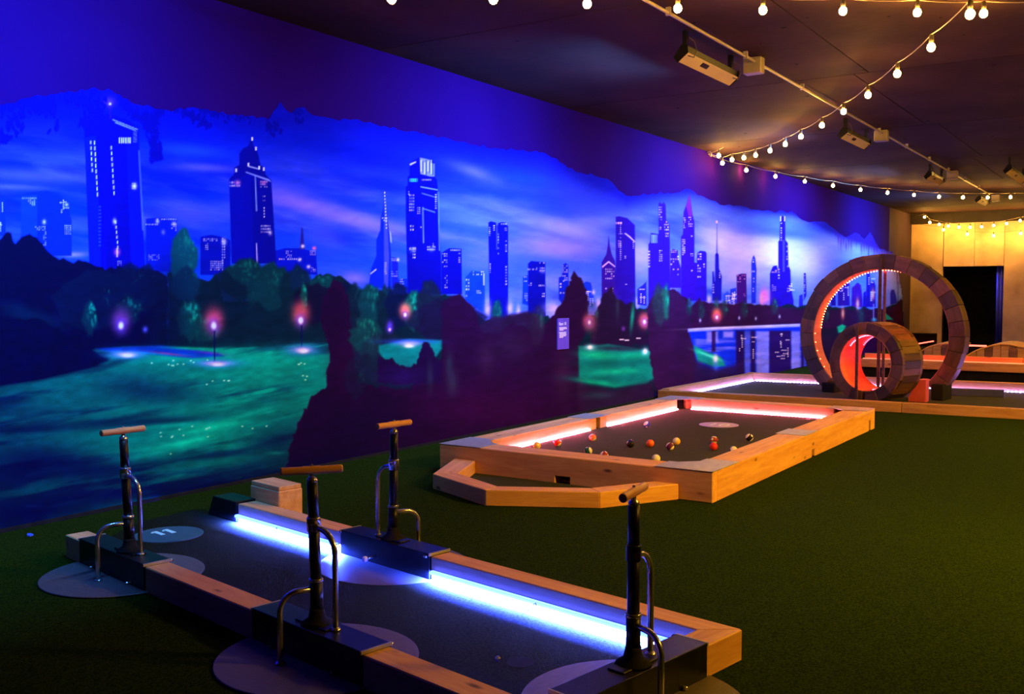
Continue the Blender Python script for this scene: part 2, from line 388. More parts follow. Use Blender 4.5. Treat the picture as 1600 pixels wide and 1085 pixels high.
for (u, v, l, w, c, a, ro) in [(50, 275, 110, 12, (80, 80, 255), .6, .06), (20, 292, 60, 5, (110, 100, 255), .5, .05), (80, 245, 60, 9, (50, 70, 255), .5, .03),
      (300, 235, 70, 12, (20, 75, 255), .6, .1), (320, 262, 55, 7, (90, 90, 255), .6, .05), (290, 335, 60, 22, (70, 70, 255), .5, .3),
      (470, 318, 70, 13, (110, 95, 255), .75, .22), (560, 345, 90, 14, (115, 105, 255), .75, .22), (440, 300, 60, 20, (80, 80, 255), .5, .1), (510, 360, 40, 26, (70, 80, 255), .35, 1.2),
      (740, 268, 42, 11, (110, 110, 255), .7, .35), (700, 320, 60, 11, (60, 95, 255), .6, .2), (760, 345, 90, 16, (80, 105, 255), .6, .12), (860, 385, 70, 20, (120, 110, 255), .8, .1), (760, 400, 60, 25, (90, 100, 255), .5, .0),
      (880, 355, 60, 14, (125, 130, 255), .75, .25), (930, 350, 60, 16, (110, 130, 255), .6, -.1), (1000, 400, 30, 40, (150, 150, 255), .7, .0), (1045, 430, 26, 40, (140, 140, 255), .6, 0),
      (1130, 380, 50, 34, (175, 180, 255), .8, .3), (1180, 395, 50, 30, (175, 185, 255), .8, -.3), (1150, 430, 50, 22, (150, 155, 255), .7, 0), (1215, 400, 40, 34, (185, 190, 255), .8, 0),
      (1260, 410, 40, 38, (170, 180, 255), .8, 0), (1265, 345, 40, 12, (110, 140, 255), .6, .1), (1300, 375, 30, 20, (110, 150, 255), .7, 0), (1340, 390, 40, 24, (130, 160, 255), .7, 0), (1385, 420, 22, 40, (150, 165, 255), .8, 0), (1360, 370, 20, 12, (90, 130, 255), .6, 0),
      (1190, 345, 60, 14, (60, 110, 255), .6, .1), (960, 320, 80, 10, (40, 70, 250), .5, -.1), (1230, 365, 70, 9, (10, 50, 250), .5, .1), (1290, 360, 50, 7, (0, 50, 250), .5, .2),
      (60, 425, 60, 12, (70, 70, 255), .6, 0), (115, 398, 24, 5, (130, 120, 255), .8, 0), (235, 350, 40, 12, (80, 80, 255), .6, .4), (555, 435, 26, 12, (105, 100, 255), .8, .1), (760, 470, 60, 14, (80, 100, 255), .5, 0), (870, 440, 60, 20, (110, 120, 255), .5, 0),
      (560, 240, 160, 20, (0, 10, 200), .6, .25), (600, 290, 90, 12, (0, 14, 190), .5, .2), (830, 280, 60, 12, (10, 60, 255), .6, .2), (900, 300, 50, 20, (40, 60, 250), .5, .2)]:
    streak(u, v, l, w, c, a, ro)

topv = np.interp(uu[0], [-260, 0, 150, 262, 420, 500, 560, 640, 780, 850, 900, 979, 1077, 1161, 1237, 1322, 1395], [155, 165, 138, 172, 184, 184, 188, 205, 232, 238, 267, 308, 296, 322, 332, 369, 393]).astype(np.float32)
wdt = np.interp(uu[0], [-260, 700, 950, 1100, 1445], [34, 34, 20, 9, 6]).astype(np.float32)
over((slice(None), slice(None)), np.exp(-np.clip((vv - topv[None]) / wdt[None], 0, 9) ** 1.5), c3((4, 6, 178)), .85)
# --- towers
LIT = (215, 225, 255)
def windows(u0, v0, u1, v1, cols, rows, p, seed, w=.5, h=.55, c=LIT, a=.85):
    r = random.Random(seed); du = (u1 - u0) / cols; dv = (v1 - v0) / rows
    for i in range(cols):
        for j in range(rows):
            if r.random() < p: rect(u0 + i * du, v0 + j * dv, u0 + (i + w) * du, v0 + (j + h) * dv, c if r.random() > .12 else (235, 180, 200), a * (.5 + .5 * r.random()))
def scatter(u0, v0, u1, v1, n, seed, c=LIT):
    """small lit window clusters"""
    r = random.Random(seed)
    for k in range(n):
        x = r.uniform(u0, u1 - 2); y = r.uniform(v0, v1 - 2)
        if r.random() < .5:
            for q in range(r.randint(2, 5)): rect(x, y + q * 3.2, x + 1.4, y + q * 3.2 + 1.9, c, .85)
        else:
            for q in range(r.randint(2, 4)): rect(x + q * 2.2, y, x + q * 2.2 + 1.4, y + 1.6, c, .8)
D1 = (0, 4, 176); D2 = (0, 4, 150); D3 = (14, 8, 158); D4 = (32, 8, 150)
MIDB = (6, 30, 235)
poly([(-6, 308), (8, 310), (9, 368), (-6, 370)], (4, 34, 228)); scatter(-4, 312, 7, 360, 5, 1)
poly([(-140, 200), (-60, 190), (-56, 380), (-140, 380)], (0, 10, 190)); scatter(-130, 220, -64, 360, 14, 2)
poly([(33, 305), (53, 300), (72, 298), (90, 303), (104, 315), (112, 345), (112, 400), (33, 400)], (3, 30, 228)); poly([(33, 306), (58, 305), (58, 380), (33, 380)], (6, 46, 240), .8)
windows(35, 309, 58, 312, 8, 1, .9, 3); windows(44, 312, 56, 322, 4, 4, .8, 4); windows(55, 354, 72, 361, 6, 3, .7, 5); windows(68, 362, 73, 385, 2, 8, .7, 6); windows(101, 352, 112, 368, 4, 5, .9, 7); scatter(92, 312, 110, 330, 5, 8)
glow(69, 347, 3, 4, (190, 200, 255), .8); glow(104, 320, 3, 3, (190, 200, 255), .8)
# tall left tower
poly([(131, 188), (140, 180), (168, 178), (198, 186), (216, 200), (222, 330), (227, 425), (140, 420), (134, 260)], D1)
poly([(133, 215), (150, 212), (158, 420), (140, 418)], (3, 16, 214), .8); poly([(196, 220), (217, 215), (226, 424), (206, 424)], (2, 12, 205), .7)
poly([(160, 222), (198, 222), (204, 425), (166, 424)], (0, 0, 150), .8); poly([(216, 235), (218, 235), (225, 360), (222, 360)], (70, 110, 255), .6)
rect(171, 168, 173.5, 186, (20, 10, 150)); glow(171, 160, 9, 8, (110, 60, 255), .6); glow(172, 162.5, 2, 2, (255, 215, 240), 1)
for i in range(8): poly([(176 + i * 5, 186 + i * 2), (180 + i * 5, 188 + i * 2), (180 + i * 5, 189.4 + i * 2), (176 + i * 5, 187.4 + i * 2)], (150, 180, 255), .9)
poly([(180, 190), (212, 203), (212, 205), (180, 192.5)], (110, 150, 255), .8)
for i in range(6): rect(186 + i * 3.3, 215, 187.6 + i * 3.3, 224, LIT, .9); rect(208, 206 + i * 3, 214, 207 + i * 3, (120, 150, 255), .7)
for (ua, va, ub, vb, st_) in ((141, 220, 144, 272, 8), (147, 220, 152, 310, 9), (173, 228, 178, 308, 8.5), (180, 345, 184, 392, 7)):
    k = int((vb - va) / st_)
    for i in range(k):
        t = i / k; x = ua + (ub - ua) * t; y = va + (vb - va) * t; rect(x, y, x + 1.5, y + st_ * .68, LIT, .9)
for i in range(12): rect(154, 322 + i * 5.5, 158, 324.5 + i * 5.5, (40, 80, 250), .5)
glow(210, 291, 4, 5, (200, 210, 255), .9); windows(206, 286, 213, 297, 3, 3, .9, 9); glow(179, 346, 3, 5, (190, 200, 255), .8); glow(183, 394, 5, 6, (200, 80, 180), .8); rect(182, 388, 184, 402, (255, 210, 220), .8); windows(184, 408, 191, 416, 3, 3, .9, 12)
# building right of it
poly([(228, 342), (245, 340), (277, 345), (278, 425), (228, 425)], (2, 18, 212)); windows(228, 350, 250, 353, 9, 1, .9, 13); windows(245, 342, 277, 345, 9, 1, .8, 14); windows(268, 347, 277, 362, 3, 5, .7, 15); windows(232, 398, 250, 408, 7, 4, .6, 16)
glow(246, 346, 3, 4, (190, 200, 255), .8); glow(272, 350, 4, 4, (190, 200, 255), .7); glow(255, 363, 3, 4, (110, 130, 255), .7)
poly([(313, 370), (330, 367), (352, 371), (360, 376), (360, 430), (313, 430)], (0, 10, 165)); windows(318, 373, 341, 378, 7, 2, .9, 17); windows(329, 408, 350, 424, 7, 5, .95, 18); windows(347, 372, 353, 414, 2, 10, .8, 19); windows(321, 380, 326, 392, 2, 4, .9, 20); glow(350, 378, 4, 6, (170, 190, 255), .8)
poly([(430, 392), (445, 388), (468, 388), (494, 394), (496, 430), (430, 425)], (2, 14, 200)); poly([(471, 356), (473, 356), (476, 390), (468, 390)], (20, 20, 150)); glow(473, 385, 3, 3, LIT, .9); windows(447, 392, 457, 404, 4, 4, .6, 21); windows(433, 404, 472, 408, 12, 1, .7, 22); windows(482, 392, 494, 400, 5, 3, .8, 23); windows(486, 418, 494, 426, 4, 3, .8, 24); glow(491, 388, 3, 3, (230, 90, 160), .9); glow(468, 406, 3, 3, LIT, .8); glow(482, 417, 3, 3, LIT, .8)
# second tower with pointed crown
poly([(358, 280), (366, 272), (366, 262), (374, 258), (374, 240), (380, 232), (388, 228), (394, 214), (396, 228), (402, 236), (407, 258), (413, 262), (415, 273), (424, 282), (432, 412), (362, 412)], D2)
poly([(358, 282), (392, 272), (397, 415), (362, 412)], (0, 6, 172), .7); poly([(398, 275), (399.5, 275), (402, 330), (400, 330)], (110, 150, 255), .8); poly([(400, 380), (401.5, 380), (403, 416), (401, 416)], (170, 170, 255), .8)
for (u, v) in ((394, 217), (400, 232), (388, 257), (369, 266), (405, 262), (412, 264)): rect(u - 1.2, v - 2.5, u + 1.2, v + 3, LIT, .95)
poly([(388, 259), (404, 263), (404, 265), (388, 261)], (150, 180, 255), .8); poly([(384, 268), (420, 280), (424, 284), (422, 284), (384, 270)], (110, 140, 255), .8)
windows(359, 284, 376, 294, 6, 2, .9, 30); windows(407, 283, 419, 295, 4, 3, .9, 31); windows(411, 306, 415, 316, 2, 3, .9, 32); windows(412, 324, 415, 342, 1, 4, .95, 33); windows(408, 352, 424, 366, 6, 3, .95, 34); glow(371, 286, 5, 5, (200, 110, 210), .6); glow(412, 286, 5, 4, (200, 110, 200), .5)
glow(422, 364, 3, 4, LIT, .6)
# slim spire 600
poly([(601, 294), (603, 320), (606, 345), (608, 362), (611, 400), (611, 452), (576, 448), (580, 420), (588, 400), (588, 375), (594, 360), (595, 340), (599, 325)], (0, 26, 210)); poly([(601, 296), (605, 345), (608, 400), (606, 450), (600, 450), (600, 340)], (60, 70, 235), .7)
for k in range(12): rect(600.4 + k * .25, 300 + k * 5, 601.8 + k * .25, 302.5 + k * 5, LIT, .8)
windows(597, 340, 606, 347, 4, 2, .9, 36); windows(601, 410, 605, 430, 2, 7, .9, 37); poly([(579, 427), (588, 420), (588, 422), (579, 429)], LIT, .8); poly([(609, 360), (611, 365), (612, 380), (610, 378)], (150, 180, 255), .8)
poly([(612, 402), (622, 404), (622, 450), (612, 450)], (10, 20, 190)); windows(612, 404, 622, 409, 4, 2, .8, 38); windows(612, 424, 622, 434, 4, 3, .6, 39); glow(622, 406, 2, 3, LIT, .8)
poly([(622, 436), (637, 436), (637, 465), (622, 465)], (2, 30, 215)); windows(625, 436, 632, 446, 3, 3, .6, 40)
# third tower
poly([(634, 292), (637, 290), (637, 276), (640, 274), (640, 254), (648, 250), (656, 245), (678, 254), (679, 275), (683, 282), (684, 296), (686, 350), (690, 420), (690, 460), (637, 460), (634, 340)], D2)
poly([(656, 246), (672, 250), (672, 276), (657, 272)], (120, 130, 250), .8); poly([(672, 254), (679, 256), (679, 276), (672, 276)], (110, 130, 250), .8)
for k in range(8): rect(657.5 + k * 2.6, 250 + (k % 3) * 2, 658.8 + k * 2.6, 268 + (k % 4) * 2, (0, 8, 150) if k % 2 else LIT, .75)
windows(640, 279, 653, 285, 5, 1, 1, 41, .8, .9, (60, 230, 220)); windows(659, 280, 675, 284, 7, 1, .9, 42); poly([(640, 256), (650, 252), (650, 254), (641, 259)], LIT, .7); poly([(657, 291), (684, 296), (684, 298), (657, 293)], (110, 150, 255), .8)
poly([(659, 301), (679, 307), (679, 309), (659, 303)], (80, 110, 250), .7); poly([(661, 325), (680, 331), (680, 333), (661, 327)], (90, 130, 250), .7); poly([(660, 324), (661.5, 324), (662.5, 380), (661, 380)], (110, 150, 255), .8); poly([(684, 300), (685.3, 300), (687.5, 392), (686, 392)], (90, 140, 255), .8)
for (a_, b_, c_, d_, q, w_, s_) in ((638, 299, 641, 306, 1, 2, 43), (640, 304, 648, 332, 3, 6, 44), (652, 324, 658, 336, 2, 4, 45), (641, 352, 648, 363, 2, 2, 46), (657, 354, 660, 358, 1, 1, 47), (640, 387, 651, 394, 4, 1, 48), (645, 387, 650, 406, 2, 4, 49), (668, 385, 681, 393, 5, 2, 50), (676, 380, 679, 386, 1, 2, 51), (680, 300, 684, 328, 1, 8, 52)): windows(a_, b_, c_, d_, q, w_, .95, s_)
glow(645, 391, 5, 5, (110, 130, 255), .5); glow(674, 390, 5, 4, (120, 140, 255), .5)
poly([(690, 395), (702, 388), (721, 389), (722, 460), (690, 460)], (0, 4, 150)); windows(704, 390, 720, 394, 6, 1, .9, 53); windows(717, 392, 720, 412, 1, 6, .9, 54); windows(691, 396, 700, 422, 3, 8, .5, 55); windows(695, 430, 700, 452, 2, 6, .6, 56)
poly([(727, 434), (737, 423), (757, 426), (758, 490), (727, 470)], (4, 44, 240)); windows(739, 424, 757, 432, 7, 2, .6, 57); windows(728, 436, 735, 466, 2, 6, .6, 58); windows(745, 454, 753, 460, 4, 2, .9, 59); rect(755, 427, 757, 446, LIT, .6)
poly([(763, 348), (767, 346), (775, 348), (775.5, 352), (778, 352), (778, 349), (784, 347), (790, 348), (794, 354), (794, 505), (765, 505)], (0, 6, 158)); rect(775.6, 350, 777.2, 390, (60, 80, 255), .7)
windows(764, 355, 768, 370, 1, 5, .9, 60); windows(771, 352, 775, 362, 1, 3, .9, 61); windows(780, 349, 793, 353, 4, 1, .9, 62); windows(789, 356, 793, 362, 2, 2, .9, 63); windows(790, 376, 793, 395, 1, 6, .9, 64); windows(765, 412, 768, 428, 1, 5, .8, 65); windows(778, 365, 780, 404, 1, 9, .7, 66); windows(790, 416, 793, 452, 1, 8, .7, 67)
poly([(817, 432), (825, 430), (826, 478), (816, 475)], (2, 40, 225)); windows(819, 432, 824, 442, 2, 3, .8, 68); windows(820, 458, 825, 472, 2, 4, .8, 69)
poly([(825, 412), (830, 408), (852, 410), (853, 505), (825, 505)], (0, 6, 150)); windows(840, 410, 852, 414, 4, 1, .9, 70); windows(838, 418, 852, 426, 5, 2, .8, 71); windows(825, 420, 840, 424, 6, 1, .7, 72); windows(842, 445, 852, 450, 4, 1, 1, 73); windows(826, 442, 832, 448, 2, 2, .8, 74); windows(847, 458, 852, 466, 2, 2, .9, 75); glow(848, 424, 5, 4, (110, 130, 255), .5)
poly([(873, 434), (878, 432), (879, 414), (884, 411), (888, 415), (889, 462), (880, 478), (873, 468)], (4, 20, 190)); windows(879, 415, 888, 440, 3, 8, .6, 76); windows(875, 438, 884, 466, 2, 6, .5, 77)
for (u, v, w_, h_) in ((762, 484, 6, 14), (797, 482, 5, 12), (810, 488, 4, 12), (863, 482, 13, 10), (869, 488, 5, 8), (935, 475, 5, 10), (996, 474, 4, 9), (1108, 468, 4, 8)): glow(u, v, w_, h_, (150, 150, 255), .9)
# right cluster
poly([(900, 450), (916, 440), (923, 442), (928, 462), (926, 480), (900, 470)], (8, 40, 220)); scatter(914, 440, 928, 470, 5, 80); glow(927, 457, 3, 4, (170, 170, 255), .8)
poly([(951, 368), (953, 385), (956, 398), (961, 408), (963, 440), (963, 470), (940, 470), (940, 410), (947, 398), (949, 388)], D4); poly([(941, 416), (951, 408), (961, 416), (961, 418), (951, 410.5), (941, 419)], (190, 170, 255), .9); windows(946, 420, 961, 438, 5, 5, .6, 81); windows(946, 450, 960, 462, 4, 3, .5, 82)
poly([(962, 339), (968, 338), (980, 341), (990, 350), (992, 352), (993, 490), (962, 485)], (24, 6, 158)); windows(962, 347, 972, 351, 3, 1, 1, 83, .85, .9, (220, 190, 250)); windows(969, 352, 972, 408, 1, 18, .8, 84); windows(966, 365, 980, 366.5, 3, 1, 1, 85); windows(966, 376, 972, 388, 2, 6, .9, 86); poly([(977, 364), (984, 369), (992, 377), (992, 379), (984, 372), (977, 366)], (190, 180, 255), .9); windows(989, 378, 992, 390, 1, 4, .9, 87); windows(976, 400, 980, 408, 1, 3, .8, 88); windows(977, 444, 982, 446, 1, 1, 1, 89)
poly([(996, 452), (1004, 446), (1010, 440), (1010, 478), (996, 476)], (20, 20, 185)); scatter(997, 450, 1009, 468, 4, 90)
poly([(1013, 382), (1016, 378), (1017, 364), (1029, 366), (1029, 318), (1031, 315), (1032, 318), (1036, 318), (1037, 315), (1040, 320), (1041, 345), (1046, 352), (1047, 400), (1047, 460), (1013, 480)], (26, 8, 165)); windows(1018, 367, 1028, 380, 4, 1, 1, 91, .6, 1, (120, 190, 230)); windows(1030, 323, 1035, 346, 2, 6, .7, 92); windows(1038, 346, 1046, 362, 3, 4, .7, 93); windows(1030, 355, 1034, 363, 2, 3, .9, 94); windows(1030, 391, 1036, 410, 2, 6, .9, 95); windows(1013, 392, 1018, 420, 1, 6, .7, 96); windows(1040, 364, 1046, 372, 2, 2, .9, 97)
poly([(1048, 392), (1052, 389), (1059, 392), (1060, 405), (1064, 420), (1064, 450), (1046, 450)], (30, 10, 170)); windows(1049, 391, 1058, 396, 3, 2, .8, 98); windows(1048, 400, 1062, 432, 4, 8, .4, 99)
poly([(1077.5, 302), (1080, 320), (1082, 335), (1085, 346), (1085, 410), (1090, 412), (1090, 470), (1064, 470), (1064, 370), (1067, 366), (1068, 332), (1073, 318)], (28, 6, 165)); poly([(1077.5, 303), (1080, 322), (1082, 338), (1076, 338), (1072, 322)], (80, 24, 190), .8); windows(1068, 340, 1072, 358, 2, 6, .8, 100); windows(1076, 339, 1083, 356, 3, 5, .6, 101); windows(1066, 374, 1071, 400, 2, 9, .9, 102, .8); windows(1079, 396, 1084, 402, 2, 2, 1, 103); windows(1080, 368, 1083, 372, 1, 1, 1, 104); windows(1080, 422, 1084, 426, 1, 1, 1, 105)
poly([(1089, 396), (1094, 392), (1102, 393), (1104, 396), (1104, 470), (1088, 470)], (24, 8, 175)); windows(1090, 396, 1097, 408, 2, 3, .9, 106, .7); windows(1099, 412, 1103, 420, 1, 2, 1, 107); windows(1090, 414, 1096, 436, 2, 5, .5, 108)
poly([(1120, 348), (1120.8, 395), (1123, 398), (1123.5, 420), (1128, 432), (1127, 470), (1113, 470), (1113, 425), (1115, 424), (1117, 440), (1117.5, 398), (1119.4, 395)], (14, 10, 165)); rect(1119.2, 345, 1121, 349, (255, 160, 190), .9); windows(1124, 426, 1127, 436, 1, 3, .9, 109); windows(1114, 440, 1117, 460, 1, 5, .8, 110)
poly([(1131, 460), (1137, 455), (1141, 462), (1141, 474), (1130, 474)], (20, 60, 240)); poly([(1141, 452), (1150, 450), (1151, 474), (1140, 474)], (16, 40, 220)); scatter(1131, 456, 1150, 472, 14, 111)
poly([(1151, 430), (1158, 428), (1166, 428), (1167, 474), (1151, 474)], (40, 6, 130)); windows(1152, 430, 1166, 438, 4, 3, .5, 112, c=(230, 150, 220)); windows(1152, 440, 1166, 442, 4, 1, .8, 113); windows(1162, 459, 1166, 464, 2, 2, .8, 114)
poly([(1174, 410), (1176, 402), (1178, 399), (1180, 404), (1182, 420), (1181, 474), (1174, 474)], (14, 34, 215)); windows(1176, 405, 1180, 412, 1, 2, .9, 115); windows(1175, 423, 1180, 428, 2, 1, 1, 116); windows(1177, 434, 1180, 444, 1, 2, 1, 117); windows(1176, 450, 1180, 458, 1, 2, .9, 118)
poly([(1203, 428), (1206, 420), (1208, 416), (1214, 415), (1216, 425), (1216, 378), (1218, 375), (1219, 345), (1221, 338), (1226, 338), (1227, 345), (1227, 375), (1231, 380), (1232, 415), (1235, 422), (1236, 450), (1240, 470), (1240, 480), (1203, 480)], (18, 6, 160)); poly([(1223, 375), (1226, 376), (1226, 425), (1223, 425)], (60, 70, 220), .7)
windows(1206, 422, 1214, 427, 3, 2, .9, 119, .85, .8, (220, 180, 245)); windows(1207, 445, 1213, 456, 3, 4, .8, 120); windows(1220, 348, 1223, 378, 1, 8, .7, 121); windows(1229, 384, 1232, 408, 1, 6, .8, 122); windows(1216, 420, 1220, 438, 1, 4, .8, 123); windows(1230, 415, 1234, 420, 1, 1, 1, 124); windows(1230, 446, 1235, 458, 2, 3, .9, 125)
rect(1219.3, 338, 1220.5, 346, (220, 220, 255), .9); rect(1225.3, 338, 1226.5, 346, (220, 220, 255), .9)
poly([(1256, 427), (1259, 427), (1260, 462), (1256, 470)], D3); windows(1256.5, 430, 1258.5, 460, 1, 10, .6, 126); poly([(1249, 462), (1254, 460), (1255, 480), (1248, 480)], (20, 20, 180)); scatter(1234, 442, 1241, 460, 4, 127)
poly([(1299, 452), (1302, 448), (1305, 452), (1306, 478), (1298, 478)], D3); poly([(1309, 444), (1311, 442), (1318, 440), (1320, 434), (1324, 432), (1327, 440), (1328, 478), (1309, 478)], (24, 8, 150)); scatter(1311, 436, 1327, 460, 8, 128)
poly([(1331, 450), (1336, 446), (1338, 443), (1341, 442), (1345, 446), (1347, 460), (1348, 480), (1330, 480)], (40, 10, 150)); poly([(1349, 458), (1353, 455), (1354, 482), (1348, 482)], D3)
poly([(1357, 378), (1358, 420), (1360, 440), (1360, 480), (1353, 480), (1354, 430), (1356, 418)], D3); poly([(1360, 442), (1365, 439), (1368, 446), (1368, 480), (1360, 480)], (20, 10, 160)); scatter(1356, 430, 1366, 465, 6, 129)
poly([(1391, 458), (1393, 453), (1397, 453), (1400, 462), (1402, 474), (1391, 476)], (20, 24, 180)); rect(1402.5, 440, 1403.5, 475, (20, 24, 180))
glow(1195, 463, 8, 14, (225, 90, 170), .8); glow(1190, 468, 3, 10, (240, 120, 150), .8)
# --- far tree line
def fol(pts, c, soft=1.5, rag=3.0, step=4.0, seed=1, a=1.0):
    r = random.Random(seed); out = []
    n = len(pts)
    for i in range(n):
        (x0, y0), (x1, y1) = pts[i], pts[(i + 1) % n]; L = math.hypot(x1 - x0, y1 - y0); k = max(1, int(L / step))
        for j in range(k): out.append((x0 + (x1 - x0) * j / k + r.uniform(-rag, rag) * .6, y0 + (y1 - y0) * j / k + r.uniform(-rag, rag)))
    poly(out, c, a, soft)
NAVY = (1, 3, 52); NAVY2 = (2, 12, 58); DGREEN = (3, 24, 50); PUR = (21, 4, 50); PUR2 = (15, 4, 56)
fol([(-260, 360), (-120, 350), (-40, 366), (0, 372), (12, 362), (22, 380), (40, 366), (58, 372), (70, 386), (82, 398), (110, 412), (130, 408), (160, 420), (200, 418), (235, 420), (262, 430), (262, 700), (-260, 700)], NAVY, 2, 4, 6, 1)
fol([(262, 424), (300, 436), (322, 440), (340, 430), (348, 470), (430, 470), (500, 430), (535, 432), (560, 455), (640, 460), (700, 462), (760, 500), (830, 490), (880, 500), (1010, 480), (1080, 478), (1200, 478), (1300, 478), (1380, 484), (1400, 476), (1408, 470), (1445, 470), (1445, 700), (262, 700)], DGREEN, 1.6, 3, 5, 2)
tree(286, 402, 21, 42, (3, 60, 92), (4, 105, 112), 70, 1, 1); tree(290, 445, 24, 26, (3, 34, 72), (3, 60, 90), 30, 1, 2)
tree(150, 470, 70, 44, NAVY2, None, 0, .9, 3); tree(215, 450, 45, 36, NAVY2, (4, 40, 80), 26, .8, 4)
tree(382, 440, 34, 34, (3, 36, 60), (4, 105, 100), 60, 1, 5); tree(425, 450, 30, 36, (3, 40, 62), (4, 90, 90), 46, 1, 6); tree(350, 470, 40, 40, (2, 20, 48), None, 0, .9, 7); tree(462, 458, 28, 42, (3, 26, 52), (4, 60, 72), 26, .9, 8)
tree(505, 446, 20, 16, (3, 50, 70), (8, 150, 135), 22, 1, 9); tree(494, 475, 34, 30, (8, 8, 48), None, 0, .9, 10)
tree(540, 470, 12, 26, NAVY2, None, 0, 1, 11); tree(553, 470, 12, 30, DGREEN, (4, 60, 80), 18, .9, 12); tree(578, 478, 17, 34, (3, 46, 68), (6, 120, 115), 46, 1, 13); tree(604, 480, 16, 34, DGREEN, (4, 50, 70), 16, .9, 14); tree(622, 478, 20, 34, NAVY2, None, 0, .9, 15)
tree(140, 497, 11, 27, (3, 44, 70), (6, 150, 145), 60, .7, 16, .6); tree(202, 484, 20, 18, (3, 30, 60), (5, 110, 120), 40, .6, 17, .7); tree(165, 468, 10, 18, NAVY2, (4, 70, 90), 18, .6, 18)
tree(296, 502, 20, 31, (3, 60, 72), (8, 170, 155), 90, .8, 19, .4); tree(320, 515, 22, 20, (3, 44, 58), (6, 110, 110), 40, .8, 20)
tree(475, 465, 5, 20, (4, 70, 78), (8, 170, 150), 20, .8, 21); tree(646, 486, 14, 28, (3, 70, 80), (8, 190, 170), 80, .9, 22, .5); tree(672, 480, 20, 40, (8, 20, 52), (10, 40, 62), 20, .9, 23)
tree(776, 490, 8, 20, (4, 60, 80), (8, 120, 120), 30, .9, 24); fol([(924, 540), (928, 500), (936, 474), (944, 460), (955, 450), (963, 466), (975, 476), (986, 470), (995, 484), (1012, 490), (1012, 540)], (20, 9, 50), 1.5, 3, 4, 77); tree(700, 505, 60, 36, (12, 10, 54), None, 0, .8, 25); tree(800, 525, 60, 36, (22, 10, 56), (24, 26, 66), 20, .9, 26)
streak(60, 500, 50, 14, (4, 26, 74), .6, .2); streak(30, 486, 34, 12, (4, 30, 76), .5, .3); streak(100, 540, 80, 20, (1, 3, 50), .7)
# dark banks and path
streak(262, 520, 34, 120, (2, 12, 50), .85)
fol([(-260, 585), (0, 600), (60, 590), (130, 582), (165, 570), (150, 545), (120, 530), (60, 500), (-260, 480)], NAVY, 4, 3, 8, 30)
# --- lawn and lake shore (green)
poly([(146, 548), (200, 543), (300, 545), (420, 545), (520, 536), (520, 640), (480, 720), (440, 740), (300, 770), (100, 815), (-60, 850), (-260, 880), (-260, 590), (0, 605), (60, 596), (150, 575), (172, 560)], (2, 108, 112), 1, 3)
lawn_sl, lawn_m = pmask([(146, 548), (300, 545), (520, 536), (520, 640), (480, 720), (440, 745), (300, 775), (100, 820), (-60, 855), (-260, 880), (-260, 590), (0, 605), (60, 596), (150, 575)], 3)
nz = fbm(150, 18, 301, 5, -.16)[lawn_sl]; nz2 = fbm(60, 7, 331, 4, -.2)[lawn_sl]
U_, V_ = uu[lawn_sl], vv[lawn_sl]
dark = np.clip((nz - .5) * 5, 0, 1) * .75 + np.clip((200 - U_) / 320, 0, 1) * .75 + np.clip((V_ - 700) / 120, 0, 1) * .35
over(lawn_sl, lawn_m * np.clip(dark, 0, .96), c3((1, 16, 66)))
over(lawn_sl, lawn_m * np.clip((nz2 - .62) * 3.5, 0, .7) * np.clip((U_ - 180) / 120, 0, 1), c3((3, 170, 150)))
for (u, v, l, w, c, a, ro) in [(60, 640, 110, 16, (2, 66, 92), .7, -.12), (30, 672, 100, 8, (2, 10, 62), .8, -.05), (120, 625, 90, 12, (2, 78, 96), .6, -.06), (220, 660, 160, 10, (1, 12, 60), .75, -.04), (230, 608, 90, 26, (2, 24, 72), .8, .1),
      (60, 720, 90, 30, (1, 4, 64), .8, 0), (150, 735, 120, 16, (1, 5, 66), .8, -.05), (420, 560, 90, 18, (2, 150, 140), .8, -.02), (300, 558, 110, 12, (4, 160, 150), .7, .03), (360, 590, 110, 14, (2, 140, 132), .7, -.05),
      (400, 640, 90, 12, (2, 110, 112), .6, -.1), (290, 640, 60, 9, (2, 120, 118), .6, -.05), (270, 665, 60, 5, (4, 170, 155), .7, -.1), (330, 668, 60, 9, (4, 180, 155), .9, -.18), (380, 650, 50, 5, (4, 160, 145), .6, -.3), (280, 695, 70, 7, (5, 190, 165), .9, -.25), (240, 702, 60, 5, (3, 150, 140), .7, -.1),
      (430, 690, 50, 26, (1, 34, 78), .85, -.3), (360, 740, 110, 14, (1, 22, 76), .85, -.2), (330, 760, 80, 7, (1, 5, 60), .8, -.15), (440, 668, 46, 10, (2, 84, 100), .7, -.3), (380, 708, 50, 4, (3, 120, 120), .5, -.12), (430, 708, 16, 3, (4, 140, 135), .8, 0), (340, 712, 80, 6, (1, 10, 66), .7, -.1),
      (200, 710, 60, 4, (2, 70, 100), .4, -.1), (300, 735, 40, 4, (2, 80, 110), .6, -.15), (480, 600, 30, 40, (2, 120, 122), .6, 0), (180, 775, 100, 14, (0, 4, 70), .8, -.15), (60, 800, 120, 20, (0, 3, 60), .8, -.1), (48, 791, 14, 3, (2, 22, 90), .7, 0)]:
    over(lawn_sl, lawn_m * 0, c3(c)); streak(u, v, l, w, c, a, ro)
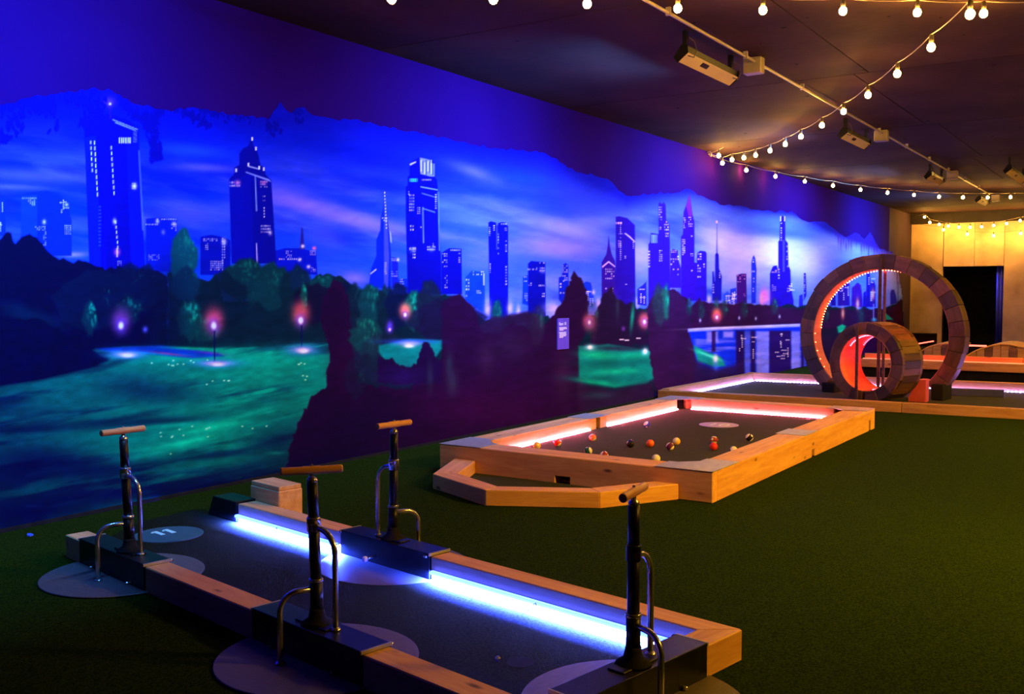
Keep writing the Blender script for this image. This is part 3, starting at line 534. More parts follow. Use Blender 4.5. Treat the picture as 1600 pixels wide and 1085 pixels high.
# shore lines, path
poly([(150, 545), (250, 540), (300, 546), (340, 552), (350, 557), (300, 560), (240, 554), (170, 550)], (4, 30, 190), .85, 2)
streak(228, 552, 70, 2, (6, 120, 190), .8, .05); streak(300, 545, 50, 2.5, (4, 150, 120), .8, .04); streak(262, 553, 30, 1.6, (150, 30, 120), .6, .12); streak(330, 552, 26, 2, (90, 40, 170), .5, .1); streak(440, 545, 60, 3, (4, 80, 110), .8, -.04)
fol([(-260, 560), (0, 590), (60, 582), (130, 574), (172, 564), (145, 548), (150, 700 - 160), (60, 510), (-260, 500)], NAVY, 3, 2, 8, 31)
def lamp(u, v, s=1.0, glowc=(190, 60, 130), pole=0, pool=None, core=(235, 235, 255), gy=-8, ga=.75):
    glow(u, v + gy * s, 15 * s, 20 * s, glowc, ga, 2.6); glow(u, v, 9 * s, 12 * s, (70, 50, 230), .8); glow(u, v, 4.2 * s, 6 * s, core, 1, 3)
    if pole: rect(u + .3, v + 8 * s, u + 2.3, v + pole, (2, 6, 80), .95)
    if pool:
        glow(pool[0], pool[1], pool[2], pool[3], (20, 110, 230), .9); glow(pool[0], pool[1], pool[2] * .6, pool[3] * .55, (150, 150, 250), .95); glow(pool[0] + 2, pool[1] + 2, pool[2] * .3, pool[3] * .4, (235, 235, 255), .9)
lamp(189, 509, 1, (110, 50, 170), 0, (197, 554, 32, 8)); lamp(334, 509, 1.05, (200, 70, 120), 60, (338, 568, 36, 7)); lamp(470, 501, .95, (210, 90, 110), 42, (472, 547, 26, 9), gy=-12)
glow(227, 515, 4, 5, (60, 70, 240), .9)
lamp(609, 515, .5, (40, 20, 120), 0, None); lamp(633, 492, .6, (230, 120, 110), 0, None, gy=-10, ga=.9)
r = random.Random(5)
for (u, v, n, w) in ((258, 568, 5, 22), (300, 566, 5, 30), (345, 598, 5, 22), (470, 566, 4, 6), (475, 590, 3, 6), (350, 670, 8, 70), (300, 680, 6, 50), (265, 706, 1, 2)):
    for k in range(n): glow(u + r.uniform(-w, w), v + r.uniform(-4, 4), 1.6, 1.1, (140, 255, 225), .9)
# --- middle dark trees
fol([(505, 470), (515, 448), (522, 436), (532, 444), (542, 462), (548, 520), (552, 590), (560, 600), (640, 610), (690, 560), (690, 480), (706, 462), (724, 462), (738, 478), (748, 500), (752, 520), (780, 520), (800, 504), (835, 520), (860, 500), (880, 470), (888, 447), (893, 432), (898, 426), (904, 432), (910, 436), (916, 452), (920, 480), (914, 520), (904, 545), (906, 580), (912, 640), (940, 655), (1040, 640), (1012, 560), (1014, 520), (1010, 490), (1024, 462), (1048, 452), (1074, 470), (1080, 510), (1084, 540), (1090, 580), (1120, 590), (1150, 590), (1170, 585), (1445, 585), (1445, 880), (300, 880), (420, 760), (452, 722), (452, 700), (470, 650), (488, 622), (512, 605), (510, 580), (516, 560), (508, 520), (500, 500)], PUR, 1.3, 3.5, 5, 40)
fol([(502, 500), (512, 520), (520, 560), (514, 600), (486, 630), (468, 670), (455, 700), (450, 730), (420, 770), (560, 740), (620, 700), (640, 620), (560, 605), (550, 540), (545, 470), (520, 446), (508, 470)], (16, 4, 46), 1.5, 3, 4, 41)
streak(540, 560, 24, 60, (24, 3, 50), .8); streak(560, 700, 130, 60, (7, 2, 46), .75, -.2); streak(480, 740, 80, 26, (3, 2, 50), .8, -.2)
tree(570, 528, 22, 32, (6, 50, 66), (12, 120, 110), 70, .9, 42, .6); tree(600, 560, 40, 40, (14, 22, 56), (18, 50, 72), 40, .5, 43); tree(556, 590, 18, 34, (12, 18, 56), (14, 44, 66), 24, .5, 44)
# middle lawn
poly([(592, 540), (640, 530), (690, 532), (690, 545), (680, 560), (660, 570), (645, 575), (625, 572), (600, 562), (592, 550)], (3, 110, 130), 1, 2); streak(640, 534, 40, 4, (20, 60, 230), .9); glow(640, 537, 18, 4, (140, 160, 255), .9); glow(639, 541, 8, 3, (230, 240, 255), .9)
fol([(590, 556), (600, 562), (612, 560), (625, 572), (640, 574), (652, 566), (660, 540), (664, 532), (672, 538), (682, 560), (690, 566), (690, 600), (590, 600)], PUR2, 1.2, 2.5, 3, 45)
streak(630, 590, 40, 16, (22, 10, 90), .7)
glow(609, 509, 4, 7, (60, 50, 230), .9)
streak(707, 600, 10, 22, (30, 60, 84), .45); streak(702, 570, 6, 20, (24, 56, 80), .5); streak(672, 590, 5, 26, (26, 60, 80), .4); streak(760, 560, 14, 26, (40, 26, 74), .5); streak(800, 540, 30, 24, (30, 22, 66), .5); streak(760, 640, 120, 40, (44, 2, 56), .4); streak(740, 690, 200, 26, (20, 2, 44), .7)
tree(840, 510, 12, 30, (26, 22, 60), (30, 50, 74), 20, .5, 46); streak(846, 500, 4, 16, (24, 80, 90), .5); streak(880, 590, 16, 46, (36, 18, 62), .6); streak(908, 600, 6, 30, (40, 40, 80), .5)
lamp(921, 504, .62, (210, 90, 120), 0, None, gy=-2, ga=.9); lamp(1007, 503, .6, (225, 110, 120), 0, None, gy=-3, ga=.9); tree(925, 500, 12, 30, (40, 36, 60), (30, 80, 90), 14, .35, 47)
glow(974, 514, 3, 4, (90, 50, 190), .8)
# right green lawn
poly([(904, 541), (920, 541), (950, 538), (1014, 548), (1020, 552), (1022, 590), (1010, 600), (960, 606), (905, 590)], (4, 112, 118), 1, 2)
for (u, v, l, w, c, a, ro) in [(965, 545, 50, 5, (26, 20, 60), .8, .02), (935, 556, 30, 7, (6, 170, 140), .9, .1), (990, 556, 30, 6, (4, 150, 130), .9, -.05), (955, 568, 50, 6, (3, 80, 92), .8, 0), (975, 580, 50, 5, (5, 170, 145), .8, -.05), (960, 592, 60, 5, (3, 90, 104), .8, 0), (930, 598, 36, 5, (5, 150, 130), .9, .15), (1010, 580, 20, 14, (3, 110, 118), .6, 0)]: streak(u, v, l, w, c, a, ro)
poly([(905, 600), (960, 610), (1020, 596), (1030, 630), (930, 660), (905, 640)], (30, 12, 58), .8, 5); streak(935, 618, 26, 6, (24, 60, 84), .6, 0); streak(960, 640, 50, 10, (26, 26, 76), .5, -.1)
glow(922, 543, 9, 5, (90, 190, 230), 1); glow(922, 543, 3.5, 3, (230, 240, 255), 1); glow(1008, 550, 6, 6, (80, 200, 240), 1); glow(1008, 549, 3, 4, (230, 240, 255), 1)
for (u, v) in ((968, 530), (976, 531), (994, 528)): rect(u, v, u + 7, v + 1.8, (190, 200, 255), .9)
# willow
fol([(1012, 480), (1022, 462), (1036, 452), (1052, 452), (1070, 468), (1080, 500), (1086, 545), (1094, 590), (1100, 640), (1030, 640), (1016, 560), (1013, 520)], (30, 10, 64), 1.5, 3, 4, 50); tree(1032, 478, 14, 30, (22, 40, 66), (24, 80, 84), 50, .8, 51, .5); tree(1041, 470, 4, 26, (12, 90, 92), (10, 160, 140), 18, .8, 52)
streak(988, 495, 3, 22, (8, 150, 130), .85, .1); streak(965, 480, 3, 20, (34, 60, 80), .5)
# far shore
fol([(1080, 478), (1092, 466), (1104, 474), (1130, 476), (1160, 474), (1200, 478), (1248, 482), (1300, 484), (1380, 484), (1380, 520), (1250, 512), (1170, 512), (1100, 516), (1080, 516)], (30, 8, 60), 1.2, 2, 4, 53)
for (u, v) in ((1077, 480), (1096, 486), (1119, 478), (1132, 482), (1163, 484), (1210, 480), (1290, 490), (1345, 495)): tree(u, v, 5, 13, (22, 44, 70), (16, 110, 104), 12, .7, u)
lamp(1120, 496, .5, (240, 110, 90), 0, None, gy=-6, ga=.95); glow(1094, 501, 1.6, 3, (150, 170, 255), .9); glow(1155, 497, 1.6, 3, (150, 170, 255), .9); glow(1181, 498, 1.6, 3, (150, 170, 255), .9); glow(1218, 495, 1.6, 3, (150, 170, 255), .9)
for (u, v) in ((1317, 490), (1340, 475), (1364, 460)): glow(u, v, 2.6, 9, (240, 150, 150), .95)
rect(1364, 475, 1366, 500, (110, 110, 255), .8); glow(1366, 500, 4, 3, (60, 190, 255), .9)
# water with reflections
poly([(1075, 516), (1120, 513), (1250, 508), (1262, 520), (1262, 592), (1165, 590), (1090, 575), (1083, 540)], (4, 34, 220), 1, 1.5)
wn_ = fbm(60, 6, 401, 3); sl = win(1076, 514, 1262, 592); sl_, m_ = pmask([(1085, 522), (1250, 516), (1262, 592), (1165, 590), (1090, 575)], 3)
over(sl_, m_ * np.clip((wn_[sl_] - .5) * 3, 0, .5), c3((110, 120, 255)))
for (u0, u1, v1, c) in ((1104, 1122, 535, (110, 120, 250)), (1130, 1146, 528, (110, 120, 250)), (1182, 1202, 590, (105, 120, 250)), (1163, 1172, 585, (60, 80, 245)), (1236, 1250, 580, (105, 120, 250))): rect(u0, 518, u1, v1, c, .8, 2)
for (u0, u1, v1) in ((1150, 1163, 590), (1173, 1180, 590), (1202, 1236, 592), (1112, 1118, 550), (1252, 1256, 590)): rect(u0, 517, u1, v1, (20, 4, 84), .92, 1.5)
scatter(1152, 520, 1162, 560, 4, 140); scatter(1204, 520, 1235, 580, 12, 141); scatter(1174, 520, 1180, 560, 3, 142)
poly([(1075, 514), (1120, 511), (1250, 506), (1250, 511), (1120, 516.5), (1075, 519)], (110, 130, 255), 1, 1); streak(1140, 512, 60, 1.4, (190, 200, 255), .8, -.04); streak(1215, 509, 40, 1.2, (170, 180, 255), .8, -.04)
poly([(1084, 540), (1105, 550), (1126, 558), (1134, 572), (1116, 574), (1090, 565)], (6, 120, 128), 1, 2); streak(1108, 556, 22, 2.5, (60, 230, 210), .9, .35); glow(1118, 561, 4, 7, (210, 230, 255), .95); glow(1118, 577, 4, 12, (40, 90, 250), .8); glow(1090, 549, 5, 4, (10, 170, 150), .8, 2, .4)
poly([(1084, 562), (1120, 578), (1160, 566), (1164, 592), (1100, 640), (1084, 620)], (24, 14, 78), .9, 4)
# right end beyond the water
fol([(1262, 592), (1300, 560), (1330, 520), (1380, 512), (1445, 500), (1445, 620), (1262, 620)], (34, 3, 62), 1.5, 3, 5, 60); streak(1300, 540, 30, 30, (44, 4, 70), .6)
fol([(1380, 486), (1396, 480), (1408, 468), (1412, 520), (1445, 520), (1445, 640), (1380, 640)], (30, 3, 44), 1.5, 2, 4, 61)
poly([(1308, 511), (1316, 507), (1322, 510), (1316, 520), (1310, 520)], (6, 170, 140), 1, 1.5); poly([(1382, 488), (1396, 500), (1384, 500)], (12, 120, 110), 1, 1)
# --- top edge of the painting and the hanging leaves
top = [(-260, 160), (-120, 150), (0, 165), (60, 150), (150, 138), (175, 140), (205, 160), (262, 172), (300, 168), (360, 178), (420, 184), (438, 160), (455, 178), (470, 165), (500, 184), (560, 188), (640, 205), (720, 222), (780, 232), (850, 238), (900, 267), (948, 279), (979, 308), (1020, 303), (1050, 300), (1077, 296), (1111, 315), (1140, 320), (1161, 322), (1180, 329), (1237, 332), (1265, 349), (1291, 346), (1310, 361), (1322, 369), (1336, 361), (1350, 375), (1360, 363), (1375, 389), (1395, 393), (1407, 440), (1411, 472), (1414, 540), (1414, 640), (1445, 900), (1445, 960), (-260, 960)]
r = random.Random(9); tp = []
for i in range(len(top) - 1):
    (x0, y0), (x1, y1) = top[i], top[i + 1]; k = max(1, int(abs(x1 - x0) / 6))
    for j in range(k): tp.append((x0 + (x1 - x0) * j / k, y0 + (y1 - y0) * j / k + r.uniform(-2.5, 2.5)))
tp.append(top[-1])
sl, m = pmask_fast(tp, .8); alpha[sl] = m
def bough(pts, n, seed, size=5.5):
    r = random.Random(seed)
    for k in range(n):
        t = r.random() * (len(pts) - 1); i = int(t); f = t - i
        x = pts[i][0] * (1 - f) + pts[i + 1][0] * f; y = pts[i][1] * (1 - f) + pts[i + 1][1] * f
        x += r.uniform(-9, 9); y += r.uniform(-6, 8); a = r.uniform(.7, 2.2); l = size * r.uniform(.6, 1.2); w = l * .42
        ca, sa = math.cos(a), math.sin(a)
        poly([(x + l * ca * math.cos(q) - w * sa * math.sin(q), y + l * sa * math.cos(q) + w * ca * math.sin(q)) for q in np.linspace(0, 6.28, 8)[:-1]], (0, 2, 150), .9, .9)
for i in range(14): bough([(-240 + i * 22, 140), (-232 + i * 22, 175)], 16, 100 + i, 7)
bough([(0, 150), (40, 160), (75, 170)], 60, 1, 7); bough([(5, 185), (10, 215), (0, 220)], 26, 2, 6); bough([(30, 170), (26, 205)], 26, 3, 6); bough([(75, 150), (85, 200)], 34, 4, 6); bough([(100, 150), (150, 165), (130, 200)], 60, 5, 6)
bough([(135, 142), (160, 160), (150, 180)], 36, 6, 5); bough([(190, 150), (215, 180), (240, 190)], 60, 7, 6); bough([(220, 170), (240, 215), (246, 248)], 110, 8, 6); bough([(250, 165), (238, 200)], 60, 9, 6); bough([(275, 165), (300, 180), (322, 196)], 60, 10, 5.5); bough([(318, 165), (352, 185)], 34, 11, 5); bough([(415, 175), (426, 196), (434, 206)], 34, 12, 5); bough([(455, 150), (470, 190)], 26, 13, 5); bough([(372, 180), (392, 190)], 12, 14, 4)
for i in range(26):
    u = 1306 + i * 4; v = float(np.interp(u, [1300, 1322, 1336, 1350, 1360, 1375, 1395, 1410], [350, 369, 361, 375, 363, 389, 393, 440])) + 5
    glow(u, v + (i * 5 % 11), 1.6, 8 + (i * 7 % 9), (46, 14, 150), .75)
tex = .82 + .38 * fbm(15, 7, 601, 4, -.1)
low = np.clip((vv - 430) / 40, 0, 1)
img *= (1 + (tex - 1) * (.3 + .6 * low))[..., None]
# grid of paint on the wall plane, one corner colour per vertex
cu_, cv_ = 800.0, 542.5; FPX = 1555.0
F0 = np.array([math.cos(YAW), math.sin(YAW), 0]); RV = np.array([math.sin(YAW), -math.cos(YAW), 0])
FV = F0 * math.cos(PITCH) - np.array([0, 0, 1]) * math.sin(PITCH); UV_ = np.cross(RV, FV)
MY = WALL_Y - .003
def survey(X, Z):
    P = np.stack([X, np.full_like(X, MY), Z - 1.2], -1); w = P @ FV
    return cu_ + FPX * (P @ RV) / w, cv_ - FPX * (P @ UV_) / w
us = np.arange(-255, 1414, 1.25)
dx_ = F0[0] * FPX + RV[0] * (us - cu_); dy_ = F0[1] * FPX + RV[1] * (us - cu_)
xs = dx_ / dy_ * MY
NZ = 600; zs = np.linspace(0.004, 2.62, NZ)
XX, ZZ = np.meshgrid(xs, zs)
UU, VV = survey(XX, ZZ)
fx = np.clip((UU - U0) * SC - .5, 0, CW - 2.001); fy = np.clip((VV - V0) * SC - .5, 0, CH - 2.001)
ix = fx.astype(int); iy = fy.astype(int); ax = (fx - ix)[..., None]; ay = (fy - iy)[..., None]
def samp(a):
    return (a[iy, ix] * (1 - ax) + a[iy, ix + 1] * ax) * (1 - ay) + (a[iy + 1, ix] * (1 - ax) + a[iy + 1, ix + 1] * ax) * ay
colr = samp(img); al = samp(alpha[..., None])[..., 0]
lin = np.where(colr <= .04045, colr / 12.92, ((colr + .055) / 1.055) ** 2.4)
pig = np.clip(lin / np.array(L_PIG), 0.002, .92)
nx = len(xs); idx = np.arange(NZ * nx).reshape(NZ, nx)
q = np.stack([idx[:-1, :-1], idx[:-1, 1:], idx[1:, 1:], idx[1:, :-1]], -1).reshape(-1, 4)
keep = ((al[:-1, :-1] > .5) & (al[1:, 1:] > .5)).reshape(-1); q = q[keep]
used = np.zeros(NZ * nx, bool); used[q.ravel()] = True; remap = np.cumsum(used) - 1
co = np.stack([XX, np.full_like(XX, MY), ZZ], -1).reshape(-1, 3)[used]; q = remap[q]
pg = pig.reshape(-1, 3)[used]
me = bpy.data.meshes.new('mural'); nq = len(q)
me.vertices.add(len(co)); me.vertices.foreach_set('co', co.astype(np.float32).ravel())
me.loops.add(nq * 4); me.loops.foreach_set('vertex_index', q.astype(np.int32).ravel())
me.polygons.add(nq); me.polygons.foreach_set('loop_start', np.arange(0, nq * 4, 4, dtype=np.int32))
me.update(calc_edges=True)
ca_ = me.color_attributes.new('pigment', 'FLOAT_COLOR', 'POINT')
ca_.data.foreach_set('color', np.concatenate([pg, np.ones((len(pg), 1))], 1).astype(np.float32).ravel())
mm, nt, b = new_mat('mural_paint')
at = N(nt, 'ShaderNodeAttribute', attribute_name='pigment')
nz_ = N(nt, 'ShaderNodeTexNoise'); nz_.inputs['Scale'].default_value = 60; nz_.inputs['Detail'].default_value = 4
mr = N(nt, 'ShaderNodeMapRange'); mr.inputs[3].default_value = .9; mr.inputs[4].default_value = 1.1
vm = N(nt, 'ShaderNodeVectorMath', operation='SCALE')
nt.links.new(nz_.outputs['Fac'], mr.inputs[0]); nt.links.new(at.outputs['Color'], vm.inputs[0]); nt.links.new(mr.outputs[0], vm.inputs['Scale'])
nt.links.new(vm.outputs[0], b.inputs['Base Color']); b.inputs['Roughness'].default_value = .8; b.inputs['Specular IOR Level'].default_value = .02
me.materials.append(mm)
mural = bpy.data.objects.new('mural', me); COL.objects.link(mural)
tag(mural, 'wall-long painted mural of a night city skyline above dark trees and glowing green lawns', 'mural')
del img, alpha, uu, vv, co, q, XX, ZZ, UU, VV, colr, al, lin, pig
# ------------------------------------------------------------------ ceiling conduit and fixtures
pipe = MB().tube([(-1, 2.63, CEIL - .035), (6.5, 2.63, CEIL - .035), (11, 2.63, CEIL - .035), (19.3, 2.66, CEIL - .035)], .011, 8).build('conduit', GREYC, None, smooth=True)
tag(pipe, 'thin pale conduit pipe running along the ceiling past the light fixtures', 'pipe')
for x in np.arange(4.4, 19, 1.35): MB().box((x, 2.615, CEIL - .05), (x + .02, 2.645, CEIL)).build('clip', GREYC, pipe)
FL = ['ceiling floodlight nearest the camera, its cream reflector tilted towards the mural', 'second ceiling floodlight along the conduit, right of the string light crossing',
      'third ceiling floodlight along the conduit, small and far back', 'farthest ceiling floodlight at the end of the conduit above the far string light']
def fixture(x, y, label, ln=.95, box_=True):
    t = thing('floodlight', label, 'light fixture', (x, y, CEIL), 0, 'floodlights on the ceiling')
    # slim trough: profile in (y,z), turned towards the wall (+y)
    MB().extr([(.02, -.135), (.085, -.185), (.10, -.168), (.055, -.115), (.045, -.095), (.01, -.10)], 0, -ln / 2, ln / 2).build('housing', BLACK, t)
    MB().extr([(.004, -.146), (.018, -.138), (.082, -.190), (.072, -.202)], 0, -ln / 2 + .01, ln / 2 - .01).build('reflector', FIXT, t)
    MB().extr([(.02, -.150), (.045, -.170), (.045, -.172), (.02, -.152)], 0, -.18, -.06).build('rating_label', BLACK, t, loc=(0, -.004, -.008))
    for sx in (-ln / 2 - .004, ln / 2): MB().extr([(0, -.15), (.078, -.208), (.105, -.168), (.05, -.09), (.005, -.095)], 0, sx, sx + .004).build('end_cap', BLACKM, t)
    for sx in (-ln / 2 + .02, ln / 2 - .10):
        MB().box((sx - .018, .015, -.11), (sx + .018, .045, 0)).build('bracket', BLACK, t)
        MB().tube([(sx, .03, -.02), (sx + .07, -.005, -.06), (sx + .08, -.02, -.12), (sx + .05, -.01, -.17), (sx + .0, .01, -.165)], .004, 6).build('cable', WIRE, t, smooth=True)
    if box_: MB().box((ln / 2 + .02, -.16, -.12), (ln / 2 + .11, -.02, 0)).build('junction_box', GREYC, t, bevel=.006)
    return t
for (x, y), lb in zip(((6.8, 2.74), (10.8, 2.74), (15.1, 2.74), (19.3, 2.72)), FL): fixture(x, y, lb)
fixture(2.6, 2.74, 'ceiling floodlight behind the top left edge of the frame')
t5 = fixture(15.3, 1.74, 'black ceiling floodlight at the right edge of the frame, set apart from the conduit', 1.6, False)

# ------------------------------------------------------------------ string lights
SOCK = MB().lathe([(.006, .052), (.012, .046), (.014, .02), (.013, 0)], 10).mesh('socket', WIRE, True)
BULBM = MB().lathe([(.009, .0), (.017, -.006), (.0215, -.014), (.0232, -.023), (.0215, -.032), (.017, -.040), (.009, -.046), (.002, -.047)], 12).mesh('bulb', BULB, True)
SMALLM = MB().lathe([(.004, .0), (.010, -.004), (.016, -.016), (.0165, -.026), (.012, -.036), (.002, -.042)], 10).mesh('bulb_small', BULB, True)
def string_light(label, pts, pre=(), post=(), mat=None, bulb=None):
    """pts: bulb centres; the cable sags between sockets"""
    p0 = Vector(pts[0]); t = thing('string_light', label, 'string light', p0, 0)
    cab = [Vector(p) for p in pre]; top = [Vector(p) + Vector((0, 0, .075)) for p in pts]
    full = cab + top + [Vector(p) for p in post]; path = []
    for a, b in zip(full, full[1:]):
        for k in range(4):
            f = k / 4; p = a.lerp(b, f); p.z -= .02 * 4 * f * (1 - f) * min(1, (b - a).length); path.append(p - p0)
    path.append(full[-1] - p0)
    MB().tube(path, 0.0032, 6).build('cable', mat or WIREP, t, smooth=True)
    for p in pts:
        q = Vector(p) - p0
        s = inst('socket', SOCK, t, q + Vector((0, 0, .026))); inst('bulb', bulb or BULBM, s, (0, 0, 0))
    return t
S1 = [(3.99, 3.36, 2.7), (4.37, 2.99, 2.73), (4.8, 2.67, 2.76), (5.25, 2.34, 2.79), (5.65, 1.99, 2.82), (6.03, 1.64, 2.85), (6.34, 1.29, 2.86), (6.62, 0.97, 2.87)]
S2 = [(11.54, 4.59, 2.86), (11.94, 4.7, 2.82), (11.77, 4.51, 2.83), (11.61, 4.3, 2.82), (11.4, 4.08, 2.81), (11.06, 3.79, 2.8), (10.61, 3.47, 2.79), (10.12, 3.15, 2.78), (9.43, 2.74, 2.76), (8.6, 2.32, 2.72), (7.78, 1.92, 2.68), (6.9, 1.52, 2.63), (6.14, 1.17, 2.6), (5.45, 0.86, 2.58)]
S3 = [(12.95, 4.76, 2.84), (13.87, 4.67, 2.84), (14.64, 4.49, 2.83), (15.36, 4.28, 2.82), (16.1, 4.06, 2.81), (16.7, 3.79, 2.8), (17.21, 3.49, 2.79), (17.66, 3.19, 2.78), (18.0, 2.88, 2.78), (18.23, 2.54, 2.78), (18.5, 2.23, 2.79), (18.8, 1.8, 2.8), (19.1, 1.3, 2.82)]
S4 = [(22.9, 4.42, 2.83), (22.9, 4.31, 2.71), (22.9, 4.12, 2.66), (22.9, 3.94, 2.62), (22.9, 3.73, 2.59), (22.9, 3.51, 2.58), (22.9, 3.29, 2.58), (22.9, 3.06, 2.6), (22.9, 2.82, 2.63), (22.9, 2.57, 2.68), (22.9, 2.3, 2.72), (22.9, 2.0, 2.78)]
S5 = [(23.5, 4.14, 2.58), (23.5, 3.66, 2.47), (23.5, 3.14, 2.42), (23.5, 2.62, 2.45), (23.5, 2.1, 2.5), (23.5, 1.5, 2.56)]
string_light('string light of round warm bulbs across the top edge of the picture, nearest the camera', S1, pre=[(3.3, 4.1, 2.72), (2.8, 4.8, CEIL)], post=[(6.9, .65, CEIL)])
s2 = string_light('string light rising diagonally from the wall hook to the top right corner', S2[1:], pre=[(11.81, 4.84, 2.94)], post=[(4.9, .62, 2.66), (4.6, .5, CEIL)])
string_light('short warm bulb hanging alone beside the wall hook', [(11.54, 4.59, 2.86)], pre=[(11.81, 4.84, 2.94)], post=[(11.45, 4.50, 2.945)])
string_light('string light running away from the wall hook along the ceiling towards the back', S3, pre=[(11.81, 4.84, 2.93)], post=[(19.4, .8, CEIL)])
string_light('swag of small warm bulbs over the dark beam at the far wall', S4, pre=[(23.5, 4.8, 2.90)], post=[(22.9, 1.7, CEIL)])
string_light('widely spaced warm bulbs close against the plaster of the far wall', S5, pre=[(23.5, 4.62, 2.72)], post=[(23.5, .9, 2.72)], mat=WIRE)
# strings over the open floor to the right and behind the photographer
string_light('string light over the open floor beyond the right edge of the frame', [(5.1 + .62 * k, .1 - .12 * k, 2.66 - .05 * math.sin(k / 12 * 3.14)) for k in range(12)], pre=[(4.6, .3, CEIL)], post=[(12.6, -1.5, CEIL)])
string_light('string light hanging over the lane behind the right edge of the frame', [(8.2 + .7 * k, -.6 + .06 * k, 2.66) for k in range(8)], pre=[(7.6, -.7, CEIL)], post=[(14.0, .0, CEIL)])
hk = MB().tube([(11.81, 4.85, 2.95), (11.81, 4.81, 2.96), (11.80, 4.79, 2.93), (11.81, 4.80, 2.90), (11.82, 4.82, 2.91)], .007, 8).build('wall_hook', GREYC, None, smooth=True)
tag(hk, 'small pale hook at the top of the mural wall holding the string lights', 'hook')

# ------------------------------------------------------------------ sign on the mural
def text_mesh(txt, size, mat, name, parent, loc, rot, ext=.0006):
    c = bpy.data.curves.new(name, 'FONT'); c.body = txt; c.size = size; c.extrude = ext; c.align_x = 'LEFT'
    tmp = bpy.data.objects.new('tmp', c); COL.objects.link(tmp)
    dg = bpy.context.evaluated_depsgraph_get(); me = bpy.data.meshes.new_from_object(tmp.evaluated_get(dg))
    bpy.data.objects.remove(tmp); me.name = name; me.materials.clear(); me.materials.append(mat)
    o = bpy.data.objects.new(name, me); COL.objects.link(o); o.parent = parent; o.location = loc; o.rotation_euler = rot
    return o
sg = thing('lane_sign', 'small upright violet sign panel with white lettering fixed to the mural', 'sign', (8.25, WALL_Y - .004, .66))
MB().box((-.108, -.012, 0), (.108, 0, .298)).build('panel', SIGNM, sg)
# the wall is read from -y, so text runs along +x
text_mesh('Baan 10', .042, WHITE, 'title', sg, (-.083, -.013, .232), (R(90), 0, 0))
lm = MB()
for i, (ind, ln_) in enumerate(((0, .14), (.008, .14), (.008, .075), (None, 0), (0, .135), (.008, .125), (.008, .13), (.008, .12), (.008, .07))):
    if ind is None: continue
    z = .205 - i * .0115; lm.box((-.083 + ind, -.0135, z), (-.083 + ind + ln_, -.012, z + .0065))
lm = lm.build('text_lines', WHITE, sg); lm['kind'] = 'stuff'

# ------------------------------------------------------------------ pump lane (lane 11)
LR = math.atan2(.9837, .180)
P0 = Vector((3.078, 1.125, 0))
RH = .105; RW = .105; LW = 1.0
lane = thing('putting_lane', 'near putting lane of low pine rails with blue light strips inside, pumps on its sides', 'golf lane', P0, LR)
h = RW / 2
# far rail (t=0), end rail (s=0), near rail (t=1)
beam(lane, 'rail', (0, h), (1.405, h), RW, 0, RH, PINE, m0=(0, -RW), m1=(0, 0))
beam(lane, 'rail', (2.015, h), (2.91, h), RW, 0, RH, PINE)
beam(lane, 'rail', (h, .215), (h, 0), RW, 0, RH, PINE, m1=(0, -RW))
beam(lane, 'rail', (h, LW), (h, .825), RW, 0, RH, PINE, m0=(0, -RW))
beam(lane, 'rail', (0, LW - h), (.71, LW - h), RW, 0, RH, PINE, m0=(-RW, 0))
beam(lane, 'rail', (1.32, LW - h), (2.115, LW - h), RW, 0, RH, PINE)
beam(lane, 'rail', (2.725, LW - h), (2.885, LW - h), RW, 0, RH, PINE)
MB().prism([(.10, .10), (3.18, .10), (3.18, .60), (2.9, .90), (.10, .90)], 0, .007).prism([(3.18, .03), (3.36, .10), (3.30, .45), (3.18, .60)], 0, .007).build('turf_mat', TURF_FINE, lane)
for (a, b) in ((.11, 1.39), (2.03, 2.905)):
    st_ = MB().extr([(RW, .0455), (RW + .024, .0455), (RW + .024, .0505), (RW, .0505)], 0, a, b).build('led_channel', PLATE, lane)
    MB().quad([(a + .004, RW + .003, .0448), (a + .004, RW + .0225, .0448), (b - .004, RW + .0225, .0448), (b - .004, RW + .003, .0448)]).build('light_strip', BLUE_LED, st_)
    MB().box((a + .004, RW + .0242, .0400), (b - .004, RW + .0262, .0500)).box((a + .004, RW + .006, .0507), (b - .004, RW + .022, .0520)).build('diffuser', FRONT_LED, st_)
    c_ = (a + b) / 2 + .05
    MB().tube([(c_ - .03, RW + .030, .012), (c_ - .01, RW + .029, .050), (c_ + .01, RW + .030, .034), (c_ + .03, RW + .030, .011)], .002, 5).build('wire', WIRE, st_)
for (a, b) in ((.12, .69), (1.34, 2.10)):
    MB().box((a, LW - RW - .016, .024), (b, LW - RW, .030)).build('led_channel', PLATE, lane)
    MB().quad([(a, LW - RW - .014, .0235), (a, LW - RW - .002, .0235), (b, LW - RW - .002, .0235), (b, LW - RW - .014, .0235)]).build('light_strip', BLUE_LED2, lane)
# black cap bracket closing the far rail
MB().extr([(2.915, 0.008), (3.20, 0.008), (3.145, .115), (2.915, .115)], 1, -.008, .115).build('end_bracket', BLACK, lane, bevel=.003)
# tee disc with its number
tee = MB().lathe([(.165, .007), (.165, .011)], 40, (2.92, .485, 0)).build('tee_disc', noise_mat('tee_disc_paint', (.035, .08, .11), (.05, .10, .13), 20, .5), lane)
for t_ in (.455, .513): MB().box((2.925, t_ - .013, .0105), (3.018, t_ + .011, .0125)).prism([(3.018, t_ + .009), (2.995, t_ + .028), (2.985, t_ + .02), (3.0, t_ + .005)], .0105, .0125).build('numeral_one', PHOS, tee)
hole = MB().lathe([(.045, .0072), (.045, .0078)], 24, (.50, .525, 0)).build('hole', BLACKM, lane)
MB().lathe([(.008, 0), (.010, .010), (.004, .016)], 8, (.562, .566, .007)).build('bolt', CHROME, lane)

